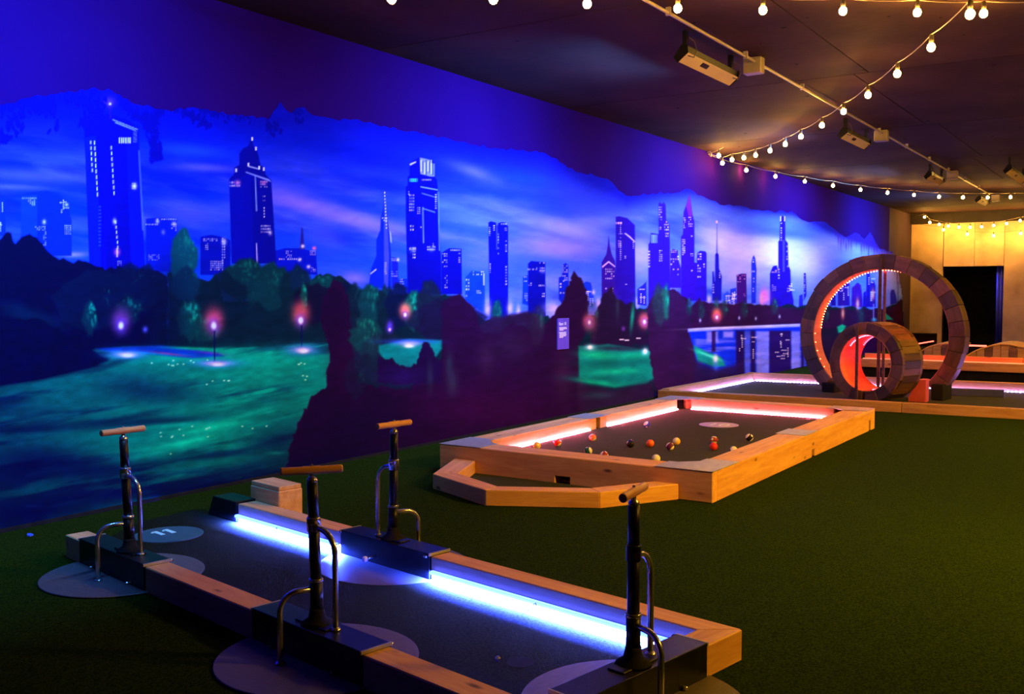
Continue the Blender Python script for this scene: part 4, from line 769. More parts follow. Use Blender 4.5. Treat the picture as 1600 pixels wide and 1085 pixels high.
# pumps
def station(s, t, outward, label, hand_deg, shear, px=0.0, tube_y=-.12, hz=.612):
    """x' along the rail towards the tall tube, y' into the lane"""
    ang = {'+t': math.atan2(-1, 0), '-t': math.atan2(1, 0), '-s': 0.0}[outward]
    w = P0 + Matrix.Rotation(LR, 3, 'Z') @ Vector((s, t, 0))
    # inward direction in lane frame
    inw = {'+t': Vector((0, -1)), '-t': Vector((0, 1)), '-s': Vector((1, 0))}[outward]
    xl = Vector((inw.y, -inw.x))          # x' so that x' x y' = +z
    rz = LR + math.atan2(xl.y, xl.x)
    T = thing('pump_station', label, 'pump', w, rz, 'hand pumps on the lane rails')
    # shear given in world metres per metre of height -> local
    sl_ = Matrix.Rotation(-rz, 3, 'Z') @ Vector((shear[0], shear[1], 0)); sh = (sl_.x, sl_.y)
    MB().lathe([(.332, 0), (.332, .006), (.328, .0085)], 64).build('base_disc', STEEL, T, smooth=True)
    MB().box((-.305, -.0585, .006), (.305, .0585, .1165)).build('rail_bracket', BLACK, T, bevel=.003, seg=2)
    for sx in (-1, 1): MB().box((sx * .305 - .003, -.060, .106), (sx * .305 + .003, .060, .1175)).build('bracket_edge', PLATE, T)
    bz = .1165
    def c(z): return (px + sh[0] * (z - bz), sh[1] * (z - bz))
    def L(prof, name, mat, n=20):
        return MB().lathe([(r_, z - bz) for r_, z in prof], n, (px, 0, bz), sh).build(name, mat, T, smooth=True)
    L([(.055, bz), (.052, bz + .008), (.030, bz + .022), (.024, bz + .045), (.023, bz + .055)], 'pump_foot', BLACKM)
    MB().box((px - .085, -.03, bz), (px + .085, .03, bz + .006)).build('foot_plate', BLACK, T, bevel=.002)
    L([(.0215, bz + .04), (.0215, .262)], 'lower_barrel', BLACK); L([(.0235, .258), (.0245, .262), (.0235, .268), (.0215, .27)], 'lower_collar', CHROME)
    L([(.0185, .265), (.0185, .43)], 'barrel', BLACK); L([(.0225, .425), (.0225, .468), (.0205, .472)], 'upper_collar', BLACK if outward == '-s' else CHROME)
    L([(.0175, .47), (.0175, .585)], 'upper_barrel', BLACK); L([(.0135, .583), (.0165, .588), (.0165, .597), (.009, .603), (.006, hz)], 'neck', CHROME)
    # tall tube down to the bracket top
    def arc(y0, zt, d, reach, z_end, rr):
        """leave the barrel at zt, bend down with radius rr after 'reach'"""
        cx_, cy_ = c(zt); pts = [(cx_, cy_, zt)]
        n_ = 8
        for k in range(n_ + 1):
            a = k / n_ * math.pi / 2
            pts.append((cx_ + d[0] * (reach - rr + rr * math.sin(a)), cy_ + d[1] * (reach - rr + rr * math.sin(a)), zt - rr + rr * math.cos(a)))
        pts.append((cx_ + d[0] * reach, cy_ + d[1] * reach, z_end))
        return pts
    p_ = arc(0, .437, (1, .1), .10, bz, .075)
    MB().tube(p_, .0095, 12).build('tall_tube', CHROME, T, smooth=True)
    MB().lathe([(.016, 0), (.016, .004), (.012, .010)], 12, (p_[-1][0], p_[-1][1], bz)).build('tube_flange', CHROME, T, smooth=True)
    p2 = arc(0, .235, (-.25, -1), abs(tube_y), .008, .06)
    MB().tube(p2, .0095, 12).build('short_tube', CHROME, T, smooth=True)
    MB().lathe([(.018, 0), (.018, .004), (.012, .010)], 12, (p2[-1][0], p2[-1][1], .008)).build('tube_flange', CHROME, T, smooth=True)
    for (bx, by, bz_) in ((.30, .062, .105), (.17, -.066, .010), (-.17, -.066, .010), (-.29, .064, .100)):
        MB().lathe([(.009, 0), (.009, .007), (.005, .010)], 8, (bx, by, bz_)).build('bolt', CHROME, T)
    bl = MB().tube([(px + .04, .062, .045), (px + .045, .11, .04)], .006, 8).build('valve', CHROME, T, smooth=True)
    MB().lathe([(.011, 0), (.013, .004), (.013, .016), (.008, .022)], 10, (px + .046, .118, .030)).build('valve_cap', WHITE, bl, smooth=True)
    # wooden T handle
    cx_, cy_ = c(hz + .012); ha = R(hand_deg) - rz
    hp = []; hr = []
    for f, r_ in ((-.1, .011), (-.096, .0135), (-.03, .0128), (-.028, .0142), (.028, .0142), (.030, .0128), (.096, .0135), (.1, .011)):
        hp.append((f, 0, 0)); hr.append(r_)
    hd = MB().tube(hp, hr, 16).build('handle', HANDLE, T, smooth=True, loc=(cx_, cy_, hz + .013), rot=(0, 0, ha))
    MB().lathe([(.004, 0), (.005, .004), (.003, .007)], 8, (cx_, cy_, hz + .026)).build('top_nut', CHROME, T, smooth=True)
    return T
Rw = Vector((math.sin(YAW), -math.cos(YAW)))
def shr(px_, dpx, ppm): return (Rw.x * dpx / ppm / .5, Rw.y * dpx / ppm / .5)
station(2.42, .947, '+t', 'leftmost hand pump, its wooden handle pinkish, on the near rail by the tee disc', -3, shr(0, -7, 367), px=.065)
station(1.015, .947, '+t', 'middle hand pump in front of the blue strip, standing on the near rail', -37.6, shr(0, -6.5, 475))
station(1.715, .053, '-t', 'hand pump on the far rail of the lane, back to back with the middle one', -7, shr(0, 3.0, 353))
station(.053, .52, '-s', 'rightmost hand pump on the end rail, its handle pointing at the camera', 8, shr(0, -.5, 530))

# block behind the far rail
wb = thing('wooden_block', 'pale two-layer wooden block standing behind the lane rail near its dark end', 'block', P0 + Matrix.Rotation(LR, 3, 'Z') @ Vector((2.83, -.075, 0)), LR)
beam(wb, 'body', (-.135, 0), (.135, 0), .145, 0, .182, PINE, bevel=.005); beam(wb, 'top_board', (-.132, .001), (.130, .001), .137, .182, .205, PINE, bevel=.003)
sc_ = MB().prism([(0, 0), (.03, -.012), (.055, .004), (.05, .02), (.012, .016)], 0, .006).build('plastic_scrap', noise_mat('blue_plastic', (.05, .12, .7), (.08, .18, .8), 9, .4), None, loc=(2.74, 4.64, .001), rot=(.1, 0, .9))
tag(sc_, 'tiny blue scrap lying on the turf near the wall at far left', 'scrap')
# ------------------------------------------------------------------ pool table putting game
TX0, TX1, TY0, TY1 = 5.32, 9.08, 2.13, 4.085
TH = .18; TB = .085; TW = .2
tb = thing('pool_putting_table', 'low pool-table game built of thick pine beams with red light strips inside', 'game table', (TX0, TY0, 0))
TL = TX1 - TX0; TD = TY1 - TY0
def notched(name, p0, p1, w, z1, holes, mat=PINE):
    """outer board standing along p0->p1, w thick, notches (x0,x1,height) cut from below"""
    p0 = Vector((*p0, 0)); p1 = Vector((*p1, 0)); L = (p1 - p0).length; a = math.atan2(p1.y - p0.y, p1.x - p0.x)
    pts = [(0, 0)]
    for x0, x1, hh in holes: pts += [(x0, 0), (x0, hh), (x1, hh), (x1, 0)]
    pts += [(L, 0), (L, z1), (0, z1)]
    return MB().extr(pts, 1, -w / 2, w / 2).build(name, mat, tb, loc=p0, rot=(0, 0, a), bevel=.005)
ow = .07
notched('outer_board', (ow, ow / 2), (TL - ow, ow / 2), ow, TH, [(1.90 - ow, 1.975 - ow, .055), (3.56 - ow, 3.635 - ow, .09)])
notched('outer_board', (ow / 2, TD), (ow / 2, 0), ow, TH, [(TD - 1.045, TD - .94, .053)])
notched('outer_board', (ow, TD - ow / 2), (TL - ow, TD - ow / 2), ow, TH, [])
notched('outer_board', (TL - ow / 2, 0), (TL - ow / 2, TD), ow, TH, [])
for o_ in (o for o in tb.children if o.name.startswith('outer_board')): pass
# inner cushions, cut short at the pockets
cw = TW - ow; g0 = .30; mid0, mid1 = TL / 2 - .13, TL / 2 + .13
for yc in (ow + cw / 2, TD - ow - cw / 2):
    beam(tb, 'cushion', (g0, yc), (mid0, yc), cw, .0, TH, PINE); beam(tb, 'cushion', (mid1, yc), (TL - g0, yc), cw, .0, TH, PINE)
for xc in (ow + cw / 2, TL - ow - cw / 2):
    beam(tb, 'cushion', (xc, g0), (xc, TD - g0), cw, .0, TH, PINE)
# pocket throats: pale blocks either side of a dark opening
def throat(x, y, rz):
    t_ = MB().box((-.13, -.125, 0), (-.035, .0, TH - .002)).build('pocket_block', PINE, tb, loc=(x, y, 0), rot=(0, 0, rz), bevel=.003)
    t_ = MB().box((.035, -.125, 0), (.13, .0, TH - .002)).build('pocket_block', PINE, tb, loc=(x, y, 0), rot=(0, 0, rz), bevel=.003)
    MB().box((-.035, -.125, 0), (.035, -.10, TH - .004)).build('pocket_back', BLACKM, tb, loc=(x, y, 0), rot=(0, 0, rz))
throat(TL / 2, TD - TW - .002, R(180)); throat(TL / 2, TW + .002, 0)
for (x, y, a) in ((TW + .005, TW + .005, -45), (TL - TW - .005, TW + .005, 45), (TW + .005, TD - TW - .005, -135), (TL - TW - .005, TD - TW - .005, 135)):
    c_, s_ = math.cos(R(a)), math.sin(R(a))
    MB().box((-.13, -.07, 0), (-.045, .0, TH - .003)).build('pocket_block', PINE, tb, loc=(x, y, 0), rot=(0, 0, R(a)), bevel=.003)
    MB().box((.045, -.07, 0), (.13, .0, TH - .003)).build('pocket_block', PINE, tb, loc=(x, y, 0), rot=(0, 0, R(a)), bevel=.003)
    MB().box((-.045, -.07, 0), (.045, -.055, TH - .004)).build('pocket_back', BLACKM, tb, loc=(x, y, 0), rot=(0, 0, R(a)))
MB().box((ow, ow, .02), (TL - ow, TD - ow, TB)).build('turf_bed', TURF_BED, tb)
pm = .0035
def plate(pts, label=None):
    o_ = MB().prism(pts, TH, TH + pm).build('cover_plate', PLATE, tb)
    return o_
A_ = .36; w_ = TW + .004
plate([(-.002, -.002), (A_ + .05, -.002), (A_ + .05, w_), (w_ + .1, w_), (w_, w_ + .1), (w_, A_), (-.002, A_)])
plate([(TL + .002, -.002), (TL + .002, A_), (TL - w_, A_), (TL - w_, w_ + .1), (TL - w_ - .1, w_), (TL - A_ + .08, w_), (TL - A_ + .08, -.002)])
plate([(-.002, TD + .002), (-.002, TD - A_ + .02), (w_, TD - A_ + .02), (w_, TD - w_ - .1), (w_ + .1, TD - w_), (A_, TD - w_), (A_, TD + .002)])
plate([(TL + .002, TD + .002), (TL - A_, TD + .002), (TL - A_, TD - w_), (TL - w_ - .1, TD - w_), (TL - w_, TD - w_ - .1), (TL - w_, TD - A_), (TL + .002, TD - A_)])
plate([(TL / 2 - .15, -.002), (TL / 2 + .15, -.002), (TL / 2 + .15, w_ + .012), (TL / 2 - .15, w_ + .012)])
plate([(TL / 2 - .15, TD - w_ - .012), (TL / 2 + .15, TD - w_ - .012), (TL / 2 + .15, TD + .002), (TL / 2 - .15, TD + .002)])
# LED tape: backing plus a row of diodes
def led_tape(a, b, nrm, z, mat, parent, n=None, size=.0065, back=None):
    a = Vector((*a, z)); b = Vector((*b, z)); d = (b - a); L = d.length; d.normalize(); nv = Vector((*nrm, 0)); q = nv * .004
    def bar(mb, p, e, hz, th):
        vs = [p + nv * 0 - Vector((0, 0, hz)), e - Vector((0, 0, hz)), e + nv * th - Vector((0, 0, hz)), p + nv * th - Vector((0, 0, hz))]
        lo = [mb.bm.verts.new(v) for v in vs]; hi = [mb.bm.verts.new(v + Vector((0, 0, 2 * hz))) for v in vs]
        for f in ((0, 1, 2, 3), (4, 5, 6, 7), (0, 1, 5, 4), (1, 2, 6, 5), (2, 3, 7, 6), (3, 0, 4, 7)): mb.bm.faces.new([(lo + hi)[i] for i in f])
    a = a + nv * .006; b = b + nv * .006
    mb = MB(); bar(mb, a, b, .001, .012); bk = mb.build('led_backing', back or WHITE, parent)
    mb = MB(); n = n or int(L / .032)
    for k in range(n):
        p = a + d * (L * (k + .5) / n) + nv * .003 + Vector((0, 0, .001 + size * .5)); bar(mb, p - d * size, p + d * size, size * .5, .006)
    o_ = mb.build('led_diodes', mat, bk); o_['kind'] = 'stuff'
    return bk
led_tape((.55, TD - TW), (mid0 - .02, TD - TW), (0, -1), TB + .001, RED_LED, tb)
led_tape((mid1 + .02, TD - TW), (TL - g0, TD - TW), (0, -1), TB + .001, RED_LED, tb)
led_tape((TL - TW, g0 + .06), (TL - TW, TD - g0), (-1, 0), TB + .001, RED_LED, tb)
# number disc on the bed (read from the far end)
dsc = MB().lathe([(.165, TB), (.165, TB + .003)], 40, (7.95 - TX0, 3.135 - TY0, 0)).build('number_disc', noise_mat('violet_disc_paint', (.42, .30, .62), (.52, .38, .72), 20, .4), tb)
text_mesh('10', .20, WHITE, 'numerals', dsc, (7.95 - TX0 - .07, 3.135 - TY0 + .10, TB + .0032), (0, 0, R(-90)))
# octagonal ball tray in front
tr = [(.06, 1.80), (-.515, 1.615), (-.755, 1.035), (-.465, .49), (.06, .24)]
tr_o = [(-.005, 1.825), (-.535, 1.598), (-.765, 1.045), (-.47, .475), (-.005, .205)]
tr_i = [(-.005, 1.655), (-.44, 1.475), (-.64, 1.045), (-.39, .575), (-.005, .36)]
for i in range(4):
    a, b, c_, d_ = tr_o[i], tr_o[i + 1], tr_i[i + 1], tr_i[i]
    ax_ = math.atan2(b[1] - a[1], b[0] - a[0]); M = Matrix.Rotation(-ax_, 2)
    pts = [tuple(M @ (Vector(p) - Vector(a))) for p in (a, b, c_, d_)]
    MB().prism(pts, 0, .093).build('tray_rail', PINE, tb, loc=(a[0], a[1], 0), rot=(0, 0, ax_), bevel=.004)
MB().prism(tr_i[::-1] if False else tr_i, .0, .012).build('tray_turf', TURF_BED, tb)

# balls
CB = {'white': (.78, .70, .60), 'red': (.75, .03, .02), 'orange': (.85, .13, .02), 'black': (.015, .012, .015), 'blue': (.06, .05, .55), 'purple': (.12, .02, .10), 'green': (.02, .10, .06), 'yellow': (.85, .50, .08), 'maroon': (.25, .02, .03)}
def ball_mat(c, stripe):
    nm = 'ball_%s_%s' % (c, 'stripe' if stripe else 'solid')
    if nm in MATS: return MATS[nm]
    m, nt, b = new_mat(nm); L = nt.links
    tc = N(nt, 'ShaderNodeTexCoord'); sx = N(nt, 'ShaderNodeSeparateXYZ'); L.new(tc.outputs['Object'], sx.inputs[0])
    ab = N(nt, 'ShaderNodeMath', operation='ABSOLUTE'); L.new(sx.outputs['Z'], ab.inputs[0])
    lt = N(nt, 'ShaderNodeMath', operation='LESS_THAN'); lt.inputs[1].default_value = .0165; L.new(ab.outputs[0], lt.inputs[0])
    # number spot round local x axis
    yz = N(nt, 'ShaderNodeCombineXYZ'); L.new(sx.outputs['Y'], yz.inputs[0]); L.new(sx.outputs['Z'], yz.inputs[1])
    ln_ = N(nt, 'ShaderNodeVectorMath', operation='LENGTH'); L.new(yz.outputs[0], ln_.inputs[0])
    sp = N(nt, 'ShaderNodeMath', operation='LESS_THAN'); sp.inputs[1].default_value = .0095; L.new(ln_.outputs['Value'], sp.inputs[0])
    m1 = N(nt, 'ShaderNodeMix', data_type='RGBA'); m1.inputs['A'].default_value = (*CB['white'], 1) if stripe else (*CB[c], 1); m1.inputs['B'].default_value = (*CB[c], 1); L.new(lt.outputs[0], m1.inputs['Factor'])
    m2 = N(nt, 'ShaderNodeMix', data_type='RGBA'); L.new(m1.outputs['Result'], m2.inputs['A']); m2.inputs['B'].default_value = (*CB['white'], 1)
    if c == 'white': sp.inputs[1].default_value = 0
    L.new(sp.outputs[0], m2.inputs['Factor']); L.new(m2.outputs['Result'], b.inputs['Base Color'])
    b.inputs['Roughness'].default_value = .12
    return m
BR = .0286
def zf(p, f): return p
balls = [(839, 697, 'yellow', 0, 'pale yellow ball near the front rail at the left of the table'), (871, 692, 'red', 1, 'red striped ball left of the table beside the glowing strip'),
    (926, 684, 'orange', 1, 'orange and white striped ball just in front of the left middle pocket'), (919, 705, 'green', 1, 'dark striped ball against the front rail left of centre'),
    (944, 712, 'maroon', 1, 'ball almost hidden behind the front rail, only its top showing'), (1011, 664, 'blue', 1, 'blue and white striped ball farthest up the table'),
    (985, 694, 'black', 0, 'solid black ball in the middle of the table'), (1016, 693, 'orange', 0, 'solid orange ball in the middle of the table'),
    (1057, 690, 'yellow', 1, 'pale ball with an orange patch behind the black-and-white one'), (1047, 698, 'purple', 1, 'white ball with a dark underside in front of the pale one'),
    (1025, 717, 'white', 0, 'plain cream ball peeping over the front rail'), (1115.5, 688, 'maroon', 1, 'white ball with a dark red band, behind the bright red ball'),
    (1115, 698, 'red', 0, 'bright solid red ball right of the table centre'), (1171, 684, 'black', 1, 'black striped ball nearest the right rail'),
    (1146, 703.5, 'green', 1, 'dark ball half hidden by the right rail, only its top showing')]
rb = random.Random(21)
BP = []
zc = TB + BR
for (u, v, c_, st_, lb) in balls:      # surveyed on the bed plane
    d = FV * FPX + RV * (u - cu_) - UV_ * (v - cv_); k = (zc - 1.2) / d[2]; BP.append((float(d[0] * k), float(d[1] * k), c_, st_, lb))
bmesh_cache = {}
for (x, y, c_, st_, lb) in BP:
    m_ = ball_mat(c_, st_)
    if m_.name not in bmesh_cache: bmesh_cache[m_.name] = MB().sphere((0, 0, 0), BR, 24, 14).mesh('ball', m_, True)
    o_ = bpy.data.objects.new('pool_ball', bmesh_cache[m_.name]); COL.objects.link(o_)
    o_.location = (x, y, zc); o_.rotation_euler = (rb.uniform(-1, 1), rb.uniform(-1.2, 1.2), rb.uniform(0, 6.28))
    tag(o_, lb, 'ball', 'balls on the pool table')

# ------------------------------------------------------------------ loop lane
def wl(p): return Vector((p[0], p[1], 0))
fl0, fl1 = wl((10.29, 4.79)), wl((10.60, -.9)); bk0, bk1 = wl((13.10, 4.745)), wl((13.50, -.9))
ll = thing('loop_lane', 'wide low-railed lane with violet light strips running out of frame at right', 'golf lane', (10.29, 4.79, 0))
o_ = Vector((10.29, 4.79, 0)); LH = .10
dv = (fl1 - fl0).normalized(); nv = Vector((-dv.y, dv.x, 0)); nv = nv if nv.x > 0 else -nv
beam(ll, 'front_rail', (fl0 - o_ + nv * .05)[:2], (fl0 - o_ + nv * .05 + dv * 2.6)[:2], .10, 0, LH, PINE_D)
beam(ll, 'front_rail', (fl0 - o_ + nv * .05 + dv * 2.604)[:2], (fl1 - o_ + nv * .05)[:2], .10, 0, LH, PINE_D)
db = (bk1 - bk0).normalized(); nb = Vector((-db.y, db.x, 0)); nb = nb if nb.x < 0 else -nb
beam(ll, 'back_rail', (bk0 - o_ + nb * .05)[:2], (bk1 - o_ + nb * .05)[:2], .10, 0, LH + .02, PINE_D)
ds = (bk0 - fl0).normalized(); ns = Vector((ds.y, -ds.x, 0))
beam(ll, 'side_rail', (fl0 - o_ + ns * .05 + ds * .1)[:2], (bk0 - o_ + ns * .05 - ds * .1)[:2], .10, 0, LH + .01, PINE_D)
q_ = [fl0 - o_ + nv * .1 - Vector((0, .1, 0)), fl1 - o_ + nv * .1, bk1 - o_ + nb * .1, bk0 - o_ + nb * .1 - Vector((0, .1, 0))]
MB().prism([(p.x, p.y) for p in q_], 0, .012).build('turf_mat', TURF_BED, ll)
led_tape((fl0 - o_ + ns * .101 + ds * .4)[:2], (bk0 - o_ + ns * .101 - ds * .12)[:2], ns[:2], .013, VIO_LED, ll, n=70, size=.009)
led_tape((bk0 - o_ + nb * .101 + db * .12)[:2], (bk1 - o_ + nb * .101 + db * -.1)[:2], nb[:2], .013, VIO_LED, ll, n=120, size=.009)
rp = MB().prism([(0, 0), (.72, .0), (.72, .05), (0, .10)], 0, .085).build('ramp_board', noise_mat('blue_board_paint', (.03, .03, .22), (.05, .05, .3), 6, .5), None, loc=(12.35, 2.22, .012), rot=(0, R(0), R(-78)), bevel=.004)
tag(rp, 'low dark blue board lying in front of the violet strip right of the big loop', 'board')

def ring(T, cx, cz, ry, rz_, thick, depth, nseg, a0, a1, mats, name, gap=.05, radial_name=None, y0=0):
    """blocks round a ring in the local YZ plane; x from y0 to y0+depth"""
    for k in range(nseg):
        ta = a0 + (a1 - a0) * (k + gap * .25) / nseg; tb_ = a0 + (a1 - a0) * (k + 1 - gap * .25) / nseg
        jit = rr_.uniform(-.006, .006)
        pts = []
        sub = 2
        outer = [((ry + jit) * math.cos(ta + (tb_ - ta) * i / sub), (rz_ + jit) * math.sin(ta + (tb_ - ta) * i / sub)) for i in range(sub + 1)]
        inner = [((ry - thick) * math.cos(ta + (tb_ - ta) * i / sub), (rz_ - thick) * math.sin(ta + (tb_ - ta) * i / sub)) for i in range(sub + 1)]
        tm = (ta + tb_) / 2; cy_, cz_ = (ry - thick / 2) * math.cos(tm), (rz_ - thick / 2) * math.sin(tm)
        # object frame: local X along the block's length (tangent), Y depth, Z radial
        tx = Vector((0, -math.sin(tm), math.cos(tm))); rad = Vector((0, math.cos(tm), math.sin(tm))); M = Matrix((tx, Vector((1, 0, 0)), rad)).transposed()
        if M.determinant() < 0: M = Matrix((-tx, Vector((1, 0, 0)), rad)).transposed()
        Mi = M.inverted(); poly_ = outer + inner[::-1]
        mb = MB(); lo = [mb.bm.verts.new(Mi @ Vector((y0, cx + p[0] - cy_, p[1] - cz_))) for p in poly_]; hi = [mb.bm.verts.new(Mi @ Vector((y0 + depth + jit, cx + p[0] - cy_, p[1] - cz_))) for p in poly_]
        n_ = len(poly_); mb.bm.faces.new(lo[::-1]); mb.bm.faces.new(hi)
        for i in range(n_): mb.bm.faces.new((lo[i], lo[(i + 1) % n_], hi[(i + 1) % n_], hi[i]))
        mb.build(name, mats[k % len(mats)], T, loc=(0, cy_, cz + cz_), rot=M.to_euler(), bevel=.003)
def band(T, cz, ry, rz_, x0, x1, a0, a1, mat, name, n=56, th=.006, parent=None):
    mb = MB()
    for k in range(n):
        ta = a0 + (a1 - a0) * k / n; tb_ = a0 + (a1 - a0) * (k + 1) / n
        for (r0, flip) in ((0, 0), (th, 1)):
            p = [(x, (ry - r0) * math.cos(t), cz + (rz_ - r0) * math.sin(t)) for x, t in ((x0, ta), (x1, ta), (x1, tb_), (x0, tb_))]
            mb.quad(p if flip else p[::-1])
        for x in (x0, x1):
            mb.quad([(x, ry * math.cos(ta), cz + rz_ * math.sin(ta)), (x, (ry - th) * math.cos(ta), cz + (rz_ - th) * math.sin(ta)), (x, (ry - th) * math.cos(tb_), cz + (rz_ - th) * math.sin(tb_)), (x, ry * math.cos(tb_), cz + rz_ * math.sin(tb_))])
    bmesh.ops.remove_doubles(mb.bm, verts=mb.bm.verts, dist=1e-5)
    return mb.build(name, mat, parent or T)
def led_ring(T, cz, ry, rz_, x, a0, a1, n, mat, parent, s=.006):
    mb = MB()
    for k in range(n):
        t = a0 + (a1 - a0) * (k + .5) / n; mb.sphere((x, ry * math.cos(t), cz + rz_ * math.sin(t)), s, 6, 4)
    o_ = mb.build('led_diodes', mat, parent); o_['kind'] = 'stuff'; return o_
rr_ = random.Random(3)
# big ring: base at local origin, plane turned a little
BG = thing('big_loop', 'large upright ring of brown timber blocks lined with an orange light strip', 'loop', (11.93, 2.78, 0), -R(8))
czb = .72; ryb, rzb = .955, .925
a0 = math.asin((.03 - czb) / rzb); a1 = math.pi - a0
nb_ = 24
ring(BG, 0, czb, ryb, rzb, .165, .17, nb_, a0 + .05, a1 - .05, [RECL, RECL2, RECL], 'timber_block')
bd = band(BG, czb, ryb - .166, rzb - .166, .01, .21, a0 + .06, a1 - .06, LINER, 'liner')
led_ring(BG, czb, ryb - .182, rzb - .182, .185, a0 + .9, a1 - .12, 84, ORANGE_LED, bd, .0055)
led_ring(BG, czb, ryb - .178, rzb - .178, .03, a0 + .2, a0 + .9, 5, ORANGE_LED, bd, .004)  # few glowing front dots stand in for glints along the inner edge
for (px_, dz) in ((-.03, 0), (.2, -.02)):
    MB().box((px_, -.040 if px_ < 0 else -.005, .012), (px_ + .012, -.002 if px_ < 0 else .028, czb + rzb - .03)).build('upright_bar', RECL, BG, bevel=.002)
MB().box((-.03, .50, .012), (.20, .66, .13)).build('base_block', BLACKM, BG, bevel=.01); MB().box((-.10, -.77, .012), (.20, -.64, .19)).build('base_block', BLACKM, BG, bevel=.01)
# small ring, deep barrel
SG = thing('small_loop', 'smaller deep ring of brown planks with a glowing pink-red lining', 'loop', (11.02, 2.70, 0), -R(18))
rs = .435; czs = .447; dp = .41
ring(SG, 0, czs, rs, rs, .125, .05, 16, -1.5, 4.7, [RECL, RECL2], 'timber_block')
ring(SG, 0, czs, rs, rs, .125, .05, 16, -1.45, 4.75, [RECL2, RECL], 'timber_block', y0=dp - .05)
npk = 34
for k in range(npk):
    t = -1.5 + 6.2 * (k + .5) / npk; w2 = rs * 6.2 / npk / 2 - .002
    tx = Vector((0, -math.sin(t), math.cos(t))); rad = Vector((0, math.cos(t), math.sin(t))); M = Matrix((Vector((1, 0, 0)), -tx, rad)).transposed()
    j = rr_.uniform(0, .006)
    MB().box((-(dp - .10) / 2, -w2, -.012), ((dp - .10) / 2, w2, .002 + j)).build('plank', [RECL2, RECL, RECL2][k % 3], SG, loc=(dp / 2, rs * math.cos(t) - .004 * math.cos(t), czs + (rs - .004) * math.sin(t)), rot=M.to_euler())
bd = band(SG, czs, rs - .126, rs - .126, .0, dp, -1.5, 4.7, LINER, 'liner')
led_ring(SG, czs, rs - .14, rs - .14, .10, .6, 4.6, 60, REDD_LED, bd, .007); led_ring(SG, czs, rs - .14, rs - .14, dp - .05, .6, 4.6, 60, REDD_LED, bd, .005)
MB().tube([(dp * .6, (rs - .135) * math.cos(a), czs + (rs - .135) * math.sin(a)) for a in np.linspace(1.2, 4.6, 30)], .003, 5).build('wire', WIRE, bd)
MB().box((-.02, .07, .012), (-.006, .104, czs + rs - .04)).build('upright_bar', RECL, SG, bevel=.002)
MB().box((.03, -.30, .012), (.38, -.05, .075)).build('base_block', BLACKM, SG, bevel=.01)
pk = MB().extr([(0, 0), (.21, 0), (.21, .25), (.14, .25)], 1, 0, .16).build('pink_wedge', PINKB, None, loc=(11.42, 2.36, .012), rot=(0, 0, R(-90)), bevel=.005)
tag(pk, 'pink painted wedge between the small loop and the foot of the big loop', 'wedge')

# ------------------------------------------------------------------ raised red lane behind
rl = thing('raised_lane', 'raised timber lane on a black plinth with a red light strip along its front', 'golf lane', (14.2, 3.55, 0), R(-90) + R(.0))
# local x runs towards -Y (right in the picture), local y towards +X (away)
RLN = 5.0
MB().box((.0, .06, 0), (RLN, 1.2, .17)).build('plinth', BLACKM, rl)
beam(rl, 'front_beam', (0, .05), (2.5, .05), .10, .175, .285, PINE_D); beam(rl, 'front_beam', (2.504, .05), (RLN, .05), .10, .175, .285, PINE_D)
beam(rl, 'back_board', (0, .30), (2.0, .30), .05, .20, .350, PINE_D); beam(rl, 'back_board', (2.004, .30), (RLN, .30), .05, .20, .350, PINE_D)
MB().box((0, .10, .17), (RLN, .275, .25)).build('deck', TURF_BED, rl)
MB().box((.02, .103, .262), (RLN, .113, .276)).build('light_strip', emit_mat('strong_red_led', (1.0, .04, .03), 32), rl)
MB().box((.02, .098, .287), (RLN, .108, .294)).build('light_strip', emit_mat('beam_top_red_glow', (1.0, .30, .17), 1.6), rl)  # glowing bar stands in for red light falling on the front beam's top
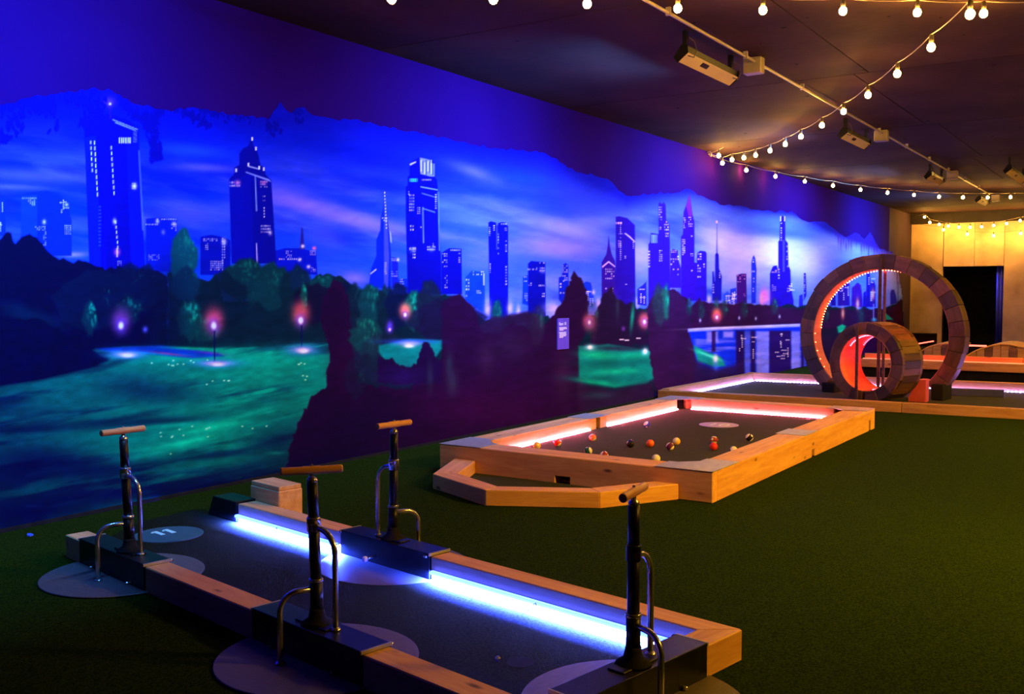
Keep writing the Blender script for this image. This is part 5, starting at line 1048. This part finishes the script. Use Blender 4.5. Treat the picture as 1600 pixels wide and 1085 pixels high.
# wave humps with plank sides
def wave(name, label, X, y0, y1, prof, zb, depth, npl):
    T = thing(name, label, 'ramp', (X, y0, 0), R(-90)); L = y0 - y1
    f = lambda x: np.interp(x, [p[0] * L for p in prof], [p[1] for p in prof])
    for k in range(npl):
        xa, xb = L * k / npl + .004, L * (k + 1) / npl - .004
        MB().extr([(xa, zb), (xb, zb), (xb, float(f(xb)) - .02), ((xa + xb) / 2, float(f((xa + xb) / 2)) - .02), (xa, float(f(xa)) - .02)], 1, 0, .03).build('side_plank', PINE_D if k % 3 else RECL2, T)
    n = 40; top_ = [(L * i / n, float(f(L * i / n))) for i in range(n + 1)]
    MB().extr([(x, z - .018) for x, z in top_] + [(x, z) for x, z in top_[::-1]], 1, -.02, depth).build('curved_deck', PINE, T)
    return T
sm = [(i / 24, .37 + .075 * math.exp(-((i / 24 - .27) / .13) ** 2) + .09 * max(0, (i / 24 - .5)) ** .8 - .20 * math.exp(-(i / 24 / .07) ** 1.2)) for i in range(25)]
wave('wave_ramp', 'long plank-sided ramp with a rounded hump, behind the red strip at right', 16.5, 2.62, .4, sm, 0, 1.0, 20)
sm2 = [(0, .22), (.15, .29), (.3, .35), (.5, .395), (.7, .41), (.85, .405), (1, .37)]
wave('hump_ramp', 'smooth pale hump seen between the small loop and the right side of the big loop', 16.9, 3.35, 2.72, sm2, 0, 1.2, 5)
# glowing low box in front of the far wall
gb = thing('low_box', 'low black recess with a red light tube at the foot of the far wall', 'box', (23.55, 4.47, 0))
MB().box((-.02, -.19, .27), (.16, .35, .295)).box((.14, -.19, 0), (.16, .35, .27)).box((-.02, .33, 0), (.14, .35, .27)).build('shell', BLACKM, gb)
MB().tube([(-.10, .33, .03), (-.02, -.18, .135)], .013, 8).build('light_tube', REDFAR_LED, gb, smooth=True)
rs_ = MB().box((0, 0, 0), (.05, .9, .03)).build('red_light_bar', REDFAR_LED, None, loc=(21.5, 2.95, .14)); tag(rs_, 'red glowing bar on the floor in front of the dark doorway', 'light')
MB().box((.0, -.02, -.14), (.05, .92, 0)).build('foot', BLACKM, rs_)
